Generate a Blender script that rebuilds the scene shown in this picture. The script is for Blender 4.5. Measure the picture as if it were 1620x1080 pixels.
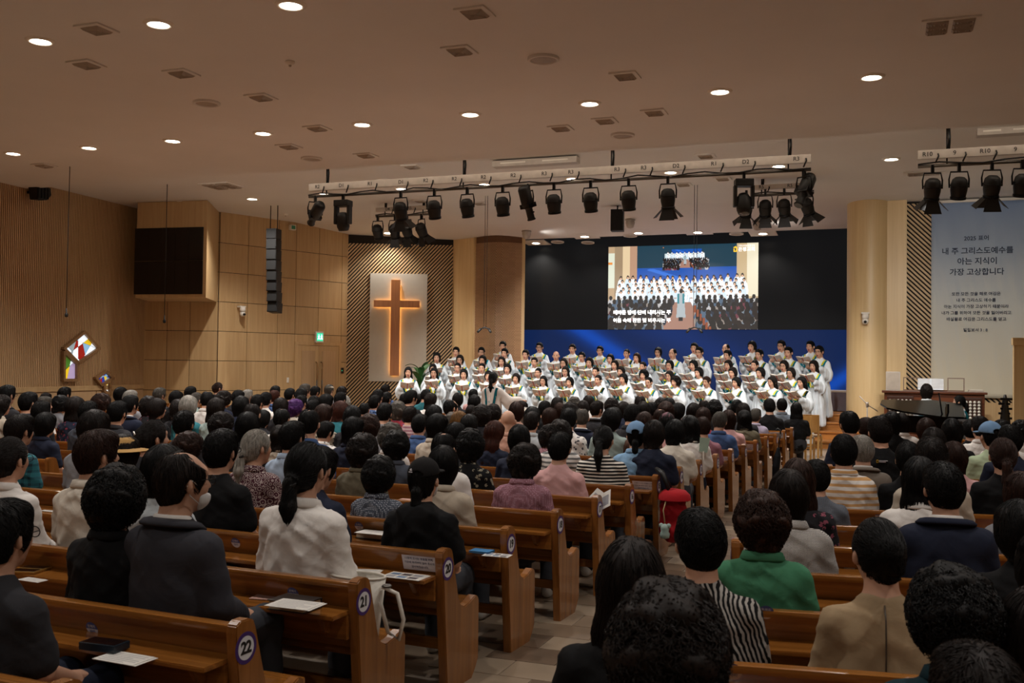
import bpy, bmesh, math, random
import numpy as np
from math import sin, cos, tan, atan, atan2, pi, radians, sqrt, exp, log
from mathutils import Vector, Matrix, noise
from mathutils.bvhtree import BVHTree

random.seed(7); np.random.seed(7)
for o in list(bpy.data.objects): bpy.data.objects.remove(o)
scn = bpy.context.scene
COL = scn.collection

# ------------------------------------------------------------------ camera
F = 1575.0; HC = 1.78
TH = radians(20.6); PIT = atan(36.5 / F); RO = 0.013
FW = Vector((-sin(TH) * cos(PIT), cos(TH) * cos(PIT), sin(PIT)))
R0 = Vector((cos(TH), sin(TH), 0)); U0 = R0.cross(FW)
CR = R0 * cos(RO) + U0 * sin(RO); CU = U0 * cos(RO) - R0 * sin(RO)
CP = Vector((0, 0, HC))
camd = bpy.data.cameras.new('camera'); cam = bpy.data.objects.new('camera', camd); COL.objects.link(cam)
camd.sensor_width = 36; camd.lens = 36 * F / 1620; camd.clip_start = .05; camd.clip_end = 200
cam.matrix_world = Matrix(((CR.x, CU.x, -FW.x, CP.x), (CR.y, CU.y, -FW.y, CP.y), (CR.z, CU.z, -FW.z, CP.z), (0, 0, 0, 1)))
scn.camera = cam
camd.dof.use_dof = True; camd.dof.focus_distance = 14; camd.dof.aperture_fstop = 8.0

# ------------------------------------------------------------------ world, exposure
w = bpy.data.worlds.new('world'); scn.world = w; w.use_nodes = True
w.node_tree.nodes['Background'].inputs[0].default_value = (1, .93, .85, 1)
w.node_tree.nodes['Background'].inputs[1].default_value = .01
scn.view_settings.view_transform = 'Standard'; scn.view_settings.look = 'None'
scn.view_settings.gamma = 1; scn.view_settings.exposure = 0.0
scn.view_settings.use_curve_mapping = False
HOUSE_W = 370.0      # ceiling downlight, watts
STAGE_W = 430.0     # stage lantern, watts
SOFFIT_W = 420.0     # downlights over the choir

# ------------------------------------------------------------------ pixel -> direction -> place
def ray(x, y): return FW + CR * ((x - 810) / F) - CU * ((y - 540) / F)
def on_z(x, y, h):
    v = ray(x, y); return CP + v * ((h - HC) / v.z)
def on_y(x, y, Y):
    v = ray(x, y); return CP + v * (Y / v.y)
def on_plane(x, y, p, n):
    v = ray(x, y); return CP + v * ((Vector(p) - CP).dot(n) / v.dot(n))
def at(x, z, h=0.0):
    "plan point seen at column x, at depth z along the lens axis, at height h"
    v = R0 * ((x - 810) / F) + Vector((-sin(TH), cos(TH), 0)); p = v * z; return Vector((p.x, p.y, h))
def hgt(x, y, z): return on_plane(x, y, at(x, z), Vector((-sin(TH), cos(TH), 0))).z
def proj(p):
    d = Vector(p) - CP; z = d.dot(FW); return (810 + F * d.dot(CR) / z, 540 - F * d.dot(CU) / z, z)

# ------------------------------------------------------------------ objects
def tag(o, label=None, cat=None, group=None, kind=None):
    if label: o['label'] = label
    if cat: o['category'] = cat
    if group: o['group'] = group
    if kind: o['kind'] = kind
    return o
def empty(name, loc=(0, 0, 0), rz=0.0, s=1.0):
    o = bpy.data.objects.new(name, None); COL.objects.link(o); o.empty_display_size = .1
    o.location = loc; o.rotation_euler = (0, 0, rz); o.scale = (s, s, s); return o
_mm = {}
def with_mat(me, m):
    "the mesh carrying this material; alike pieces share it"
    k = (me.name, m.name)
    if k not in _mm:
        c = me if not me.materials else me.copy()
        if len(c.materials): c.materials[0] = m
        else: c.materials.append(m)
        _mm[k] = c
    return _mm[k]
def link(name, me, m=None, parent=None, loc=None, rot=None, M=None, color=None):
    "one mesh object; alike pieces share mesh data"
    o = bpy.data.objects.new(name, with_mat(me, m) if m is not None else me); COL.objects.link(o)
    if color is not None: o.color = color
    if parent: o.parent = parent
    if M is not None: o.matrix_local = M
    else:
        if loc is not None: o.location = loc
        if rot is not None: o.rotation_euler = rot
    return o
def mesh_of(bm, name='m', smooth=False):
    me = bpy.data.meshes.new(name); bm.to_mesh(me); bm.free()
    if smooth: me.polygons.foreach_set('use_smooth', [True] * len(me.polygons))
    return me
def pydata(verts, faces, smooth=False, name='m'):
    me = bpy.data.meshes.new(name); me.from_pydata([tuple(v) for v in verts], [], [tuple(f) for f in faces]); me.update()
    if smooth: me.polygons.foreach_set('use_smooth', [True] * len(me.polygons))
    return me
def b_box(bm, x0, x1, y0, y1, z0, z1, bev=0.0, M=None):
    r = bmesh.ops.create_cube(bm, size=1); vs = r['verts']
    for v in vs: v.co = Vector(((x0 + x1) / 2 + v.co.x * (x1 - x0), (y0 + y1) / 2 + v.co.y * (y1 - y0), (z0 + z1) / 2 + v.co.z * (z1 - z0)))
    if bev:
        es = list({e for v in vs for e in v.link_edges})
        g = bmesh.ops.bevel(bm, geom=es, offset=bev, segments=2, affect='EDGES', profile=.7)
        vs = list({v for f in g['faces'] for v in f.verts} | {v for v in vs if v.is_valid})
    if M is not None: bmesh.ops.transform(bm, matrix=M, verts=vs)
    return vs
_bc = {}
def box_me(sx, sy, sz, bev=0.0):
    "box mesh centred on x and y, standing on z=0 (cached)"
    k = (round(sx, 4), round(sy, 4), round(sz, 4), bev)
    if k not in _bc:
        bm = bmesh.new(); b_box(bm, -sx / 2, sx / 2, -sy / 2, sy / 2, 0, sz, bev); _bc[k] = mesh_of(bm)
    return _bc[k]
def boxm(x0, x1, y0, y1, z0, z1, bev=0.0):
    bm = bmesh.new(); b_box(bm, x0, x1, y0, y1, z0, z1, bev); return mesh_of(bm)
def b_tube(bm, pts, rad, seg=8, caps=True):
    pts = [Vector(p) for p in pts]; n = len(pts); rads = rad if isinstance(rad, (list, tuple)) else [rad] * n
    rings = []; up = None
    for i, p in enumerate(pts):
        t = (pts[min(i + 1, n - 1)] - pts[max(i - 1, 0)]).normalized()
        if up is None: up = Vector((0, 0, 1)) if abs(t.z) < .9 else Vector((1, 0, 0))
        a = t.cross(up).normalized(); b = a.cross(t).normalized(); up = b
        rings.append([bm.verts.new(p + (a * cos(2 * pi * k / seg) + b * sin(2 * pi * k / seg)) * rads[i]) for k in range(seg)])
    for i in range(n - 1):
        for k in range(seg): bm.faces.new((rings[i][k], rings[i][(k + 1) % seg], rings[i + 1][(k + 1) % seg], rings[i + 1][k]))
    if caps: bm.faces.new(rings[0][::-1]); bm.faces.new(rings[-1])
def tube_me(pts, rad, seg=8):
    bm = bmesh.new(); b_tube(bm, pts, rad, seg); bmesh.ops.recalc_face_normals(bm, faces=bm.faces); return mesh_of(bm, smooth=True)
def b_lathe(bm, prof, seg=20, M=None):
    rings = []
    for r, z in prof:
        if r < 1e-5: rings.append([bm.verts.new((0, 0, z))])
        else: rings.append([bm.verts.new((r * cos(2 * pi * k / seg), r * sin(2 * pi * k / seg), z)) for k in range(seg)])
    for A, B in zip(rings, rings[1:]):
        for k in range(seg):
            q = [A[k % len(A)], A[(k + 1) % len(A)], B[(k + 1) % len(B)], B[k % len(B)]]
            u = []
            for v in q:
                if v not in u: u.append(v)
            if len(u) > 2: bm.faces.new(u)
    if M is not None: bmesh.ops.transform(bm, matrix=M, verts=[v for r in rings for v in r])
def lathe_me(prof, seg=20, smooth=True, M=None):
    bm = bmesh.new(); b_lathe(bm, prof, seg, M); bmesh.ops.recalc_face_normals(bm, faces=bm.faces); return mesh_of(bm, smooth=smooth)
def b_prism(bm, poly, x0, x1, axis='x'):
    "polygon in the other two axes, extruded along axis"
    def mk(u, v, t): return {'x': (t, u, v), 'y': (u, t, v), 'z': (u, v, t)}[axis]
    A = [bm.verts.new(mk(u, v, x0)) for u, v in poly]; B = [bm.verts.new(mk(u, v, x1)) for u, v in poly]
    n = len(poly); bm.faces.new(A); bm.faces.new(B[::-1])
    for i in range(n): bm.faces.new((A[i], B[i], B[(i + 1) % n], A[(i + 1) % n]))
def prism_me(poly, x0, x1, axis='x', bev=0.0):
    bm = bmesh.new(); b_prism(bm, poly, x0, x1, axis); bmesh.ops.recalc_face_normals(bm, faces=bm.faces)
    if bev:
        es = [e for e in bm.edges if len(e.link_faces) == 2 and e.calc_face_angle() > .5]
        bmesh.ops.bevel(bm, geom=es, offset=bev, segments=2, affect='EDGES')
    return mesh_of(bm)
def slab(p0, p1, z0, z1, th, side=1):
    "upright wall slab between two plan points, th thick on its left (side=1) or right"
    a = Vector((p0[0], p0[1], 0)); b = Vector((p1[0], p1[1], 0)); d = (b - a).normalized(); n = Vector((-d.y, d.x, 0)) * th * side
    vs = [a, b, b + n, a + n]; V = [(v.x, v.y, z0) for v in vs] + [(v.x, v.y, z1) for v in vs]
    fs = [(0, 1, 2, 3), (7, 6, 5, 4), (0, 4, 5, 1), (1, 5, 6, 2), (2, 6, 7, 3), (3, 7, 4, 0)]
    bm = bmesh.new(); bv = [bm.verts.new(v) for v in V]
    for f in fs: bm.faces.new([bv[i] for i in f])
    bmesh.ops.recalc_face_normals(bm, faces=bm.faces); return mesh_of(bm)
TSC = bpy.data.scenes.new('lettering')
_tx = {}
def text_me(body, size, depth=.001, align='CENTER', bold=0.0, spacing=1.0, res=3):
    key = (body, size, depth, align, bold, spacing, res)
    if key in _tx: return _tx[key]
    c = bpy.data.curves.new('t', 'FONT'); c.body = body; c.size = size; c.extrude = depth; c.align_x = align; c.align_y = 'CENTER'
    c.offset = bold; c.space_character = spacing; c.resolution_u = res
    o = bpy.data.objects.new('t', c); TSC.collection.objects.link(o); vl = TSC.view_layers[0]; vl.update()
    me = bpy.data.meshes.new_from_object(o.evaluated_get(vl.depsgraph)); me.materials.clear()
    bpy.data.objects.remove(o); bpy.data.curves.remove(c); _tx[key] = me; return me
NWORD = ['zero', 'one', 'two', 'three', 'four', 'five', 'six', 'seven', 'eight', 'nine', 'ten', 'eleven', 'twelve', 'thirteen', 'fourteen', 'fifteen', 'sixteen', 'seventeen', 'eighteen', 'nineteen', 'twenty', 'twenty-one', 'twenty-two', 'twenty-three']
ORD = ['zeroth', 'first', 'second', 'third', 'fourth', 'fifth', 'sixth', 'seventh', 'eighth', 'ninth', 'tenth', 'eleventh', 'twelfth', 'thirteenth',
       'fourteenth', 'fifteenth', 'sixteenth', 'seventeenth', 'eighteenth', 'nineteenth', 'twentieth', 'twenty-first', 'twenty-second']

# ------------------------------------------------------------------ materials
MC = {}
def srgb(h):
    if isinstance(h, str):
        h = h.lstrip('#'); c = [int(h[i:i + 2], 16) / 255 for i in (0, 2, 4)]
    else: c = h
    return tuple((x / 12.92 if x < .04045 else ((x + .055) / 1.055) ** 2.4) for x in c) + (1,)
class NT:
    def __init__(s, m): s.t = m.node_tree; s.n = s.t.nodes; s.l = s.t.links
    def add(s, typ, **kw):
        nd = s.n.new(typ)
        for k, v in kw.items():
            if k.startswith('i_'):
                nd.inputs[k[2:].replace('_', ' ')].default_value = v
            else: setattr(nd, k, v)
        return nd
    def ramp(s, fac, stops, interp='LINEAR'):
        r = s.n.new('ShaderNodeValToRGB'); r.color_ramp.interpolation = interp; e = r.color_ramp.elements
        while len(e) < len(stops): e.new(.5)
        for k, (p, c) in zip(e, stops): k.position = p; k.color = c
        s.l.new(fac, r.inputs[0]); return r
    def mix(s, fac, a, b, typ='MIX'):
        m = s.n.new('ShaderNodeMix'); m.data_type = 'RGBA'; m.blend_type = typ
        for sock, v in ((m.inputs[0], fac), (m.inputs[6], a), (m.inputs[7], b)):
            if hasattr(v, 'is_linked'): s.l.new(v, sock)
            else: sock.default_value = v
        return m.outputs[2]
    def math(s, op, a, b=0.0):
        m = s.n.new('ShaderNodeMath'); m.operation = op
        for sock, v in ((m.inputs[0], a), (m.inputs[1], b)):
            if hasattr(v, 'is_linked'): s.l.new(v, sock)
            else: sock.default_value = v
        return m.outputs[0]
def base(name, rough=.6, metal=0.0, spec=.5, coat=0.0):
    m = bpy.data.materials.new(name); m.use_nodes = True; b = m.node_tree.nodes['Principled BSDF']
    b.inputs['Roughness'].default_value = rough; b.inputs['Metallic'].default_value = metal
    b.inputs['Specular IOR Level'].default_value = spec; b.inputs['Coat Weight'].default_value = coat
    return m, b, NT(m)
def plain(name, col, rough=.6, metal=0.0, spec=.5, coat=0.0, var=.08, sc=8.0, bump=0.0):
    "one colour with a little grain and per-object variation"
    if name in MC: return MC[name]
    m, b, t = base(name, rough, metal, spec, coat); c = srgb(col)
    tc = t.add('ShaderNodeTexCoord'); n = t.add('ShaderNodeTexNoise', i_Scale=sc, i_Detail=4.0)
    t.l.new(tc.outputs['Object'], n.inputs['Vector'])
    lo = tuple(x * (1 - var) for x in c[:3]) + (1,); hi = tuple(min(1, x * (1 + var)) for x in c[:3]) + (1,)
    r = t.ramp(n.outputs['Fac'], [(.3, lo), (.7, hi)]); t.l.new(r.outputs[0], b.inputs['Base Color'])
    if bump:
        bp = t.add('ShaderNodeBump', i_Strength=bump, i_Distance=.01); n2 = t.add('ShaderNodeTexNoise', i_Scale=sc * 6, i_Detail=3.0)
        t.l.new(tc.outputs['Object'], n2.inputs['Vector']); t.l.new(n2.outputs['Fac'], bp.inputs['Height']); t.l.new(bp.outputs[0], b.inputs['Normal'])
    MC[name] = m; return m
def wood(name, c1, c2, rough=.45, axis='z', sc=1.0, coat=0.0, bump=.06):
    if name in MC: return MC[name]
    m, b, t = base(name, rough, coat=coat); tc = t.add('ShaderNodeTexCoord'); oi = t.add('ShaderNodeObjectInfo')
    mp = t.add('ShaderNodeMapping'); s = {'x': (.6, 14, 14), 'y': (14, .6, 14), 'z': (14, 14, .6)}[axis]
    mp.inputs['Scale'].default_value = tuple(k * sc for k in s)
    off = t.add('ShaderNodeVectorMath', operation='SCALE'); off.inputs[0].default_value = (17, 31, 23); t.l.new(oi.outputs['Random'], off.inputs['Scale'])
    ad = t.add('ShaderNodeVectorMath', operation='ADD'); t.l.new(tc.outputs['Object'], ad.inputs[0]); t.l.new(off.outputs[0], ad.inputs[1])
    t.l.new(ad.outputs[0], mp.inputs['Vector'])
    n = t.add('ShaderNodeTexNoise', i_Scale=1.0, i_Detail=6.0, i_Roughness=.6, i_Distortion=.6); t.l.new(mp.outputs[0], n.inputs['Vector'])
    r = t.ramp(n.outputs['Fac'], [(.3, srgb(c1)), (.7, srgb(c2))])
    hv = t.add('ShaderNodeHueSaturation'); t.l.new(r.outputs[0], hv.inputs['Color'])
    v = t.math('MULTIPLY_ADD', oi.outputs['Random'], .16); v.node.inputs[2].default_value = .92; t.l.new(v, hv.inputs['Value'])
    t.l.new(hv.outputs[0], b.inputs['Base Color'])
    bp = t.add('ShaderNodeBump', i_Strength=bump, i_Distance=.01); t.l.new(n.outputs['Fac'], bp.inputs['Height']); t.l.new(bp.outputs[0], b.inputs['Normal'])
    MC[name] = m; return m
def glow(name, col, power):
    if name in MC: return MC[name]
    m, b, t = base(name, .5); c = srgb(col); b.inputs['Base Color'].default_value = c
    b.inputs['Emission Color'].default_value = c; b.inputs['Emission Strength'].default_value = power; MC[name] = m; return m
W_PANEL = wood('oak_panel', '#b8976a', '#c8a97c', .5, 'z')
W_RIB = wood('oak_ribbed', '#b0916a', '#bf9f78', .55, 'z')
W_COL = wood('oak_column', '#d2b483', '#dfc494', .4, 'z', .7)
W_PEW = wood('pew_varnish', '#6d4218', '#9a622b', .2, 'x', 1.3, coat=.35)
W_PEWEND = wood('pew_end_varnish', '#6c411a', '#945e2c', .26, 'z', 1.3, coat=.3)
W_STEP = wood('stage_step_wood', '#8a5524', '#b0753a', .3, 'x', .8)
W_SLAT = wood('pale_slat', '#c4a67a', '#d4b78c', .5, 'x')
W_LIGHT = wood('light_chair_wood', '#c79a58', '#d8b070', .35, 'z')
W_DARK = wood('organ_walnut', '#4a2413', '#6b3a20', .35, 'x')
W_CROSS = wood('cross_oak', '#a8683a', '#c07f48', .4, 'z')
M_BLACK = plain('matt_black', '#0c0c0d', .55)
M_BACK = plain('dark_backing', '#1b130d', .8)
M_CEIL = plain('ceiling_plaster', '#dad7d3', .85, var=.02, sc=1.0)
M_WHITE = plain('white_paint', '#e6e1d8', .6, var=.02)
M_METAL = plain('grey_metal', '#6c6863', .4, .8)
M_CHAN = plain('pale_channel', '#b9b0a7', .5, .1)
M_DKMETAL = plain('black_metal', '#141416', .35, .6)
M_GREYV = plain('vent_grey', '#a2978b', .6)
M_BOARD = plain('cross_board', '#c9c2b4', .8, var=.02)
M_LAMP = glow('downlight_glow', '#fff1dc', 26.0)
# ------------------------------------------------------------------ room shell
Y1, Y2, Y3, YLED = 17.25, 24.6, 28.1, 29.1          # ceiling breaks, LED wall
Z1, Z2, Z3 = 5.64, 5.81, 5.55
LA, LB, LC = at(228, 26.9), at(344, 26.9), at(548, 30.2)
LW0 = at(0, 21.95); d_ = (LA - LW0).normalized(); LBACK = LW0 - d_ * ((LW0.y + 4) / d_.y)
SD = at(715, 30.4); SE = at(750, 29.9); SF = at(824, 29.6)
XR = 9.5
floor_col = plain('floor_stone', '#8f7d6a', .35, var=.12, sc=2.0)
fl = link('floor', boxm(-21, 11, -4.5, 33, -.12, 0), floor_col); tag(fl, kind='structure')
t_a = [plain('floor_tile_a', '#8f7e6b', .3, var=.12, sc=3), plain('floor_tile_b', '#7d6b59', .3, var=.14, sc=3), plain('floor_tile_c', '#665546', .3, var=.14, sc=3)]
tm = box_me(.442, .292, .006, .003); k = 0
for i in range(-6, 7):
    for j in range(48):
        x = -1.6 + i * .45 + (.225 if j % 2 else 0) + .06 * (2.2 + j * .3 - 5.8); y = 2.2 + j * .3
        if -2.5 + .06 * (y - 5.8) < x < -.5 + .06 * (y - 5.8):
            link('floor_tile', tm, random.choice(t_a), fl, (x, y, 0))
def poly_slab(pts, z0s, th, name, m):
    n = len(pts); V = [(p[0], p[1], z) for p, z in zip(pts, z0s)] + [(p[0], p[1], z + th) for p, z in zip(pts, z0s)]
    fs = [tuple(range(n))[::-1], tuple(range(n, 2 * n))] + [(i, (i + 1) % n, n + (i + 1) % n, n + i) for i in range(n)]
    o = link(name, pydata(V, fs), m); tag(o, kind='structure'); return o
xl = -21
poly_slab([(xl, -4.5), (11, -4.5), (11, Y1), (xl, Y1)], [Z1] * 4, .6, 'ceiling', M_CEIL)
poly_slab([(xl, Y1), (11, Y1), (11, Y2), (xl, Y2)], [Z2] * 4, .4, 'ceiling', M_CEIL)
poly_slab([(xl, Y2), (11, Y2), (11, Y3), (xl, Y3)], [Z2, Z2, Z3, Z3], .4, 'ceiling', M_CEIL)
poly_slab([(xl, Y3), (11, Y3), (11, 33), (xl, 33)], [Z3 + .45] * 4, .2, 'ceiling', M_BACK)
cv_ = tag(link('added_fill_strip', boxm(-17, 8.5, Y1 + .06, Y1 + .1, 5.72, 5.76), glow('added_fill_glow', '#fff0dc', 6.5)), 'thin added fill glow, unseen inside the ceiling step above the lighting bar', 'added fill light')  # unseen glowing strip, added to brighten the ceiling towards the stage
# left wall: wainscot band, cap and vertical ribs
wl = link('wall_left', slab(LBACK, LA, 0, 6.1, .3), W_RIB); tag(wl, kind='structure')
dl = (LA - LBACK).normalized(); nl = Vector((dl.y, -dl.x, 0)); LL = (LA - LBACK).length
rz_l = atan2(dl.y, dl.x)
bm = bmesh.new(); s = LL - 12.5
while s < LL - .03:
    if abs(s - (LL - 8.6)) > .08: b_box(bm, s, s + .036, -.018, 0, 1.12, 5.9)
    s += .058
o = link('rib_paneling', mesh_of(bm), W_RIB, wl, tuple(LBACK), (0, 0, rz_l)); tag(o, kind='stuff')
o = link('joint_strip', boxm(LL - 8.66, LL - 8.54, -.03, 0, 1.1, 5.9), W_RIB, wl, tuple(LBACK), (0, 0, rz_l))
o = link('wainscot_cap', boxm(0, LL, -.045, 0, 1.0, 1.12, .006), W_PANEL, wl, tuple(LBACK), (0, 0, rz_l))
for i in range(14):
    link('wainscot_panel', box_me(.93, .02, .98, .004), W_RIB, wl, tuple(LBACK + dl * (LL - .5 - i * .95) + nl * .01), (0, 0, rz_l))
# front-left wall in jointed panels
wf = link('wall_front_left', slab(LA, LB, 0, 6.1, .3), M_BACK); tag(wf, kind='structure')
link('wall_backing', slab(LB, LC, 0, 6.1, .3), M_BACK, wf)
zj = [0.02, .97, 1.78, 2.58, 3.38, 4.18, 4.98, 6.0]
def panels(par, P, Q, pxs, zs, m, skip=lambda x, z: False):
    d = (Q - P).normalized(); n = Vector((d.y, -d.x, 0)); L = (Q - P).length; rz = atan2(d.y, d.x)
    ss = [0]
    for px in pxs: ss.append((on_plane(px, 560, P, n) - P).dot(d))
    ss.append(L)
    for a, b in zip(ss, ss[1:]):
        for z0, z1 in zip(zs, zs[1:]):
            if skip((a + b) / 2, (z0 + z1) / 2): continue
            me = box_me(round(b - a - .014, 3), .03, round(z1 - z0 - .014, 3), .003)
            q = P + d * ((a + b) / 2) + n * .013; link('wall_panel', me, m, par, (q.x, q.y, z0 + .007), (0, 0, rz))
panels(wf, LA, LB, [264, 300], zj, W_PANEL)
sdoor = [None]
dBC = (LC - LB).normalized(); nBC = Vector((dBC.y, -dBC.x, 0)); rzBC = atan2(dBC.y, dBC.x)
def sBC(px): return (on_plane(px, 560, LB, nBC) - LB).dot(dBC)
sd0, sd1 = sBC(465), sBC(538)
panels(wf, LB, LC, [389, 437, 465, 501.5, 538], zj, W_PANEL, lambda x, z: sd0 < x < sd1 and z < 2.0)
# double door in that wall
DH = 2.36
dr = tag(empty('door_1', tuple(LB), rzBC), kind='structure')
link('door_frame', prism_me([(sd0, 0), (sd0, DH), (sd1, DH), (sd1, 0), (sd1 - .09, 0), (sd1 - .09, DH - .09), (sd0 + .09, DH - .09), (sd0 + .09, 0)], -.06, .02, 'y'), W_PANEL, dr)
mid = (sd0 + sd1) / 2; lw = (sd1 - sd0) / 2 - .1
for sgn in (-1, 1):
    lf = link('door_leaf', box_me(round(lw, 3), .05, DH - .1, .004), W_PANEL, dr, (mid + sgn * (lw / 2 + .003), -.03, 0))
    link('door_panel', box_me(round(lw - .26, 3), .02, DH - .4, .01), W_RIB, lf, (0, -.03, .15))
    hd = link('door_handle', tube_me([(0, 0, .75), (0, -.06, .78), (0, -.06, 1.75), (0, 0, 1.78)], .018), plain('door_handle_metal', '#8a6a45', .3, .7), lf, (-sgn * (lw / 2 - .09), -.025, 0))
    link('handle_cap', tube_me([(0, -.06, .9), (0, -.06, 1.25)], .022), M_METAL, hd, (0, 0, 0))
# stripes wall with the cross board
wsL = link('wall_cross', slab(LC, SD, 0, 6.1, .3), M_BACK); tag(wsL, kind='structure')
def slats(par, L, z0, z1, pitch, wdt, ang, M, m, th=.05, name='diagonal_slats', x0=0.0):
    "slanted slats clipped to a rectangle, one joined mesh"
    bm = bmesh.new(); ca, sa = cos(ang), sin(ang); nx, nz = -sa, ca
    H = z1 - z0; cs = [u * nx + v * nz for u in (0, L) for v in (0, H)]; t = min(cs)
    while t < max(cs):
        poly = [(0, 0), (L, 0), (L, H), (0, H)]
        for sg, lim in ((1, t), (-1, -(t + wdt))):
            out = []
            for (a, b), (c, e) in zip(poly, poly[1:] + poly[:1]):
                fa = sg * (a * nx + b * nz) - lim; fb = sg * (c * nx + e * nz) - lim
                if fa >= 0: out.append((a, b))
                if (fa < 0) != (fb < 0):
                    q = fa / (fa - fb); out.append((a + (c - a) * q, b + (e - b) * q))
            poly = out
            if len(poly) < 3: break
        if len(poly) >= 3: b_prism(bm, [(a + x0, b + z0) for a, b in poly], -th, 0, 'y')
        t += pitch
    bmesh.ops.recalc_face_normals(bm, faces=bm.faces)
    o = link(name, mesh_of(bm), m, par, M=M); tag(o, kind='stuff'); return o
def frame_of(P, Q):
    d = (Q - P).normalized(); return Matrix.Translation((P.x, P.y, 0)) @ Matrix.Rotation(atan2(d.y, d.x), 4, 'Z')
MS = frame_of(LC, SD); LSt = (SD - LC).length
slats(wsL, LSt, .15, 5.4, .08, .04, radians(47), MS, W_SLAT)
link('wall_skirting', boxm(0, LSt, -.06, 0, 0, .15), W_SLAT, wsL, M=MS)
dSt = (SD - LC).normalized(); nSt = Vector((dSt.y, -dSt.x, 0))
def uSt(px, py): p = on_plane(px, py, LC + nSt * .08, nSt); return (p - LC).dot(dSt), p.z
u0, zt = uSt(586, 432); u1, zb = uSt(674, 604)
cb = link('cross_board', boxm(u0, u1, -.13, -.055, zb, zt, .008), M_BOARD, None, M=MS); tag(cb, 'tall off-white board behind the glowing wooden cross', 'board')
cx = tag(empty('wall_cross_ornament', tuple(MS @ Vector((0, 0, 0))), MS.to_euler().z), 'large backlit wooden cross on the off-white board', 'cross')
a0, ct = uSt(619.5, 443); a1, cbm = uSt(631.5, 594); h0, ht = uSt(592, 475); h1, hb = uSt(664, 487)
link('upright_beam', boxm(a0, a1, -.26, -.18, cbm, ct, .004), W_CROSS, cx)
link('cross_beam', boxm(h0, a0, -.26, -.18, hb, ht, .004), W_CROSS, cx); link('cross_beam', boxm(a1, h1, -.26, -.18, hb, ht, .004), W_CROSS, cx)
M_TAPE = glow('led_tape', '#ffbe62', 7.0)
bm = bmesh.new(); q = .035
b_box(bm, a0 + q, a1 - q, -.178, -.15, cbm + q, ct - q); b_box(bm, h0 + q, a0 + q, -.178, -.15, hb + q, ht - q); b_box(bm, a1 - q, h1 - q, -.178, -.15, hb + q, ht - q)
link('light_tape', mesh_of(bm), M_TAPE, cx)
# plain pier and the convex slatted return beside the LED wall
wp = link('wall_pier', slab(SD, SE, 0, 6.1, .3), W_COL); tag(wp, kind='structure')
tag(link('trim_1', tube_me([(SE.x, SE.y, 0), (SE.x, SE.y, 6)], .05), W_COL), kind='structure')
wc = tag(empty('wall_stage_return', (0, 0, 0)), kind='structure')
cv = [SE]
for i in range(1, 9):
    t = i / 8; p = SE.lerp(SF, t); n_ = (SF - SE).normalized(); nn = Vector((n_.y, -n_.x, 0)); cv.append(p + nn * .35 * sin(pi * t) * .9)
for a, b in zip(cv, cv[1:]): link('curved_backing', slab(a, b, 0, 6.1, .12), plain('return_backing', '#6b4a30', .8), wc)
for a, b in zip(cv, cv[1:]): slats(wc, (b - a).length, .15, 5.4, .042, .027, radians(-58), frame_of(a, b), wood('return_slat', '#a58060', '#b8926e', .5, 'x'), .02)
link('edge_strip', slab(SF, SF + (at(828, 29.6) - SF) * 1.3, 0, 6.1, .2), W_COL, wc)
# LED wall
P1 = on_y(828, 560, YLED); P2 = on_y(1400, 560, YLED)
xa, xb = P1.x - .25, P2.x + .3
zsplit = on_y(1080, 521.5, YLED).z; zl0 = .72
led = tag(empty('led_wall', (0, YLED, 0)), 'wide black video wall behind the choir, blue below', 'screen')
link('cabinet', boxm(xa, xb, .03, .3, zl0, 5.75), M_BLACK, led)
m, b, t = base('led_dark', .35); b.inputs['Base Color'].default_value = (.002, .002, .002, 1); b.inputs['Specular IOR Level'].default_value = .1; b.inputs['Emission Color'].default_value = (.006, .006, .0065, 1); b.inputs['Emission Strength'].default_value = 1.0
link('dark_screen_area', boxm(xa, xb, 0, .03, zsplit, 5.7), m, led)
m, b, t = base('led_blue', .4); b.inputs['Specular IOR Level'].default_value = .1; b.inputs['Base Color'].default_value = (.003, .004, .01, 1)
tc = t.add('ShaderNodeTexCoord'); sx = t.add('ShaderNodeSeparateXYZ'); t.l.new(tc.outputs['Object'], sx.inputs[0])
def beam(x0, z0, dx, dz, wd):
    L = sqrt(dx * dx + dz * dz); nx, nz = -dz / L, dx / L
    a = t.math('MULTIPLY', t.math('SUBTRACT', sx.outputs[0], x0), nx); c = t.math('MULTIPLY', t.math('SUBTRACT', sx.outputs[2], z0), nz)
    q = t.math('DIVIDE', t.math('ADD', a, c), wd); return t.math('EXPONENT', t.math('MULTIPLY', t.math('MULTIPLY', q, q), -1.0))
pb1 = on_y(955, 545, YLED); pb2 = on_y(1330, 600, YLED)
g = t.math('ADD', beam(pb1.x, pb1.z, 1, -.62, .28), t.math('ADD', beam(pb2.x, pb2.z, 1, .7, .22), t.math('MULTIPLY', beam(pb1.x + 3.2, pb1.z - .2, 1, -.5, .5), .25)))
cr = t.ramp(g, [(0, srgb('#0f2a5e')), (.5, srgb('#123f94')), (1, srgb('#1257d0'))])
t.l.new(cr.outputs[0], b.inputs['Emission Color']); b.inputs['Emission Strength'].default_value = .62
link('blue_screen_area', boxm(xa, xb, 0, .03, zl0, zsplit), m, led)
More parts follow.
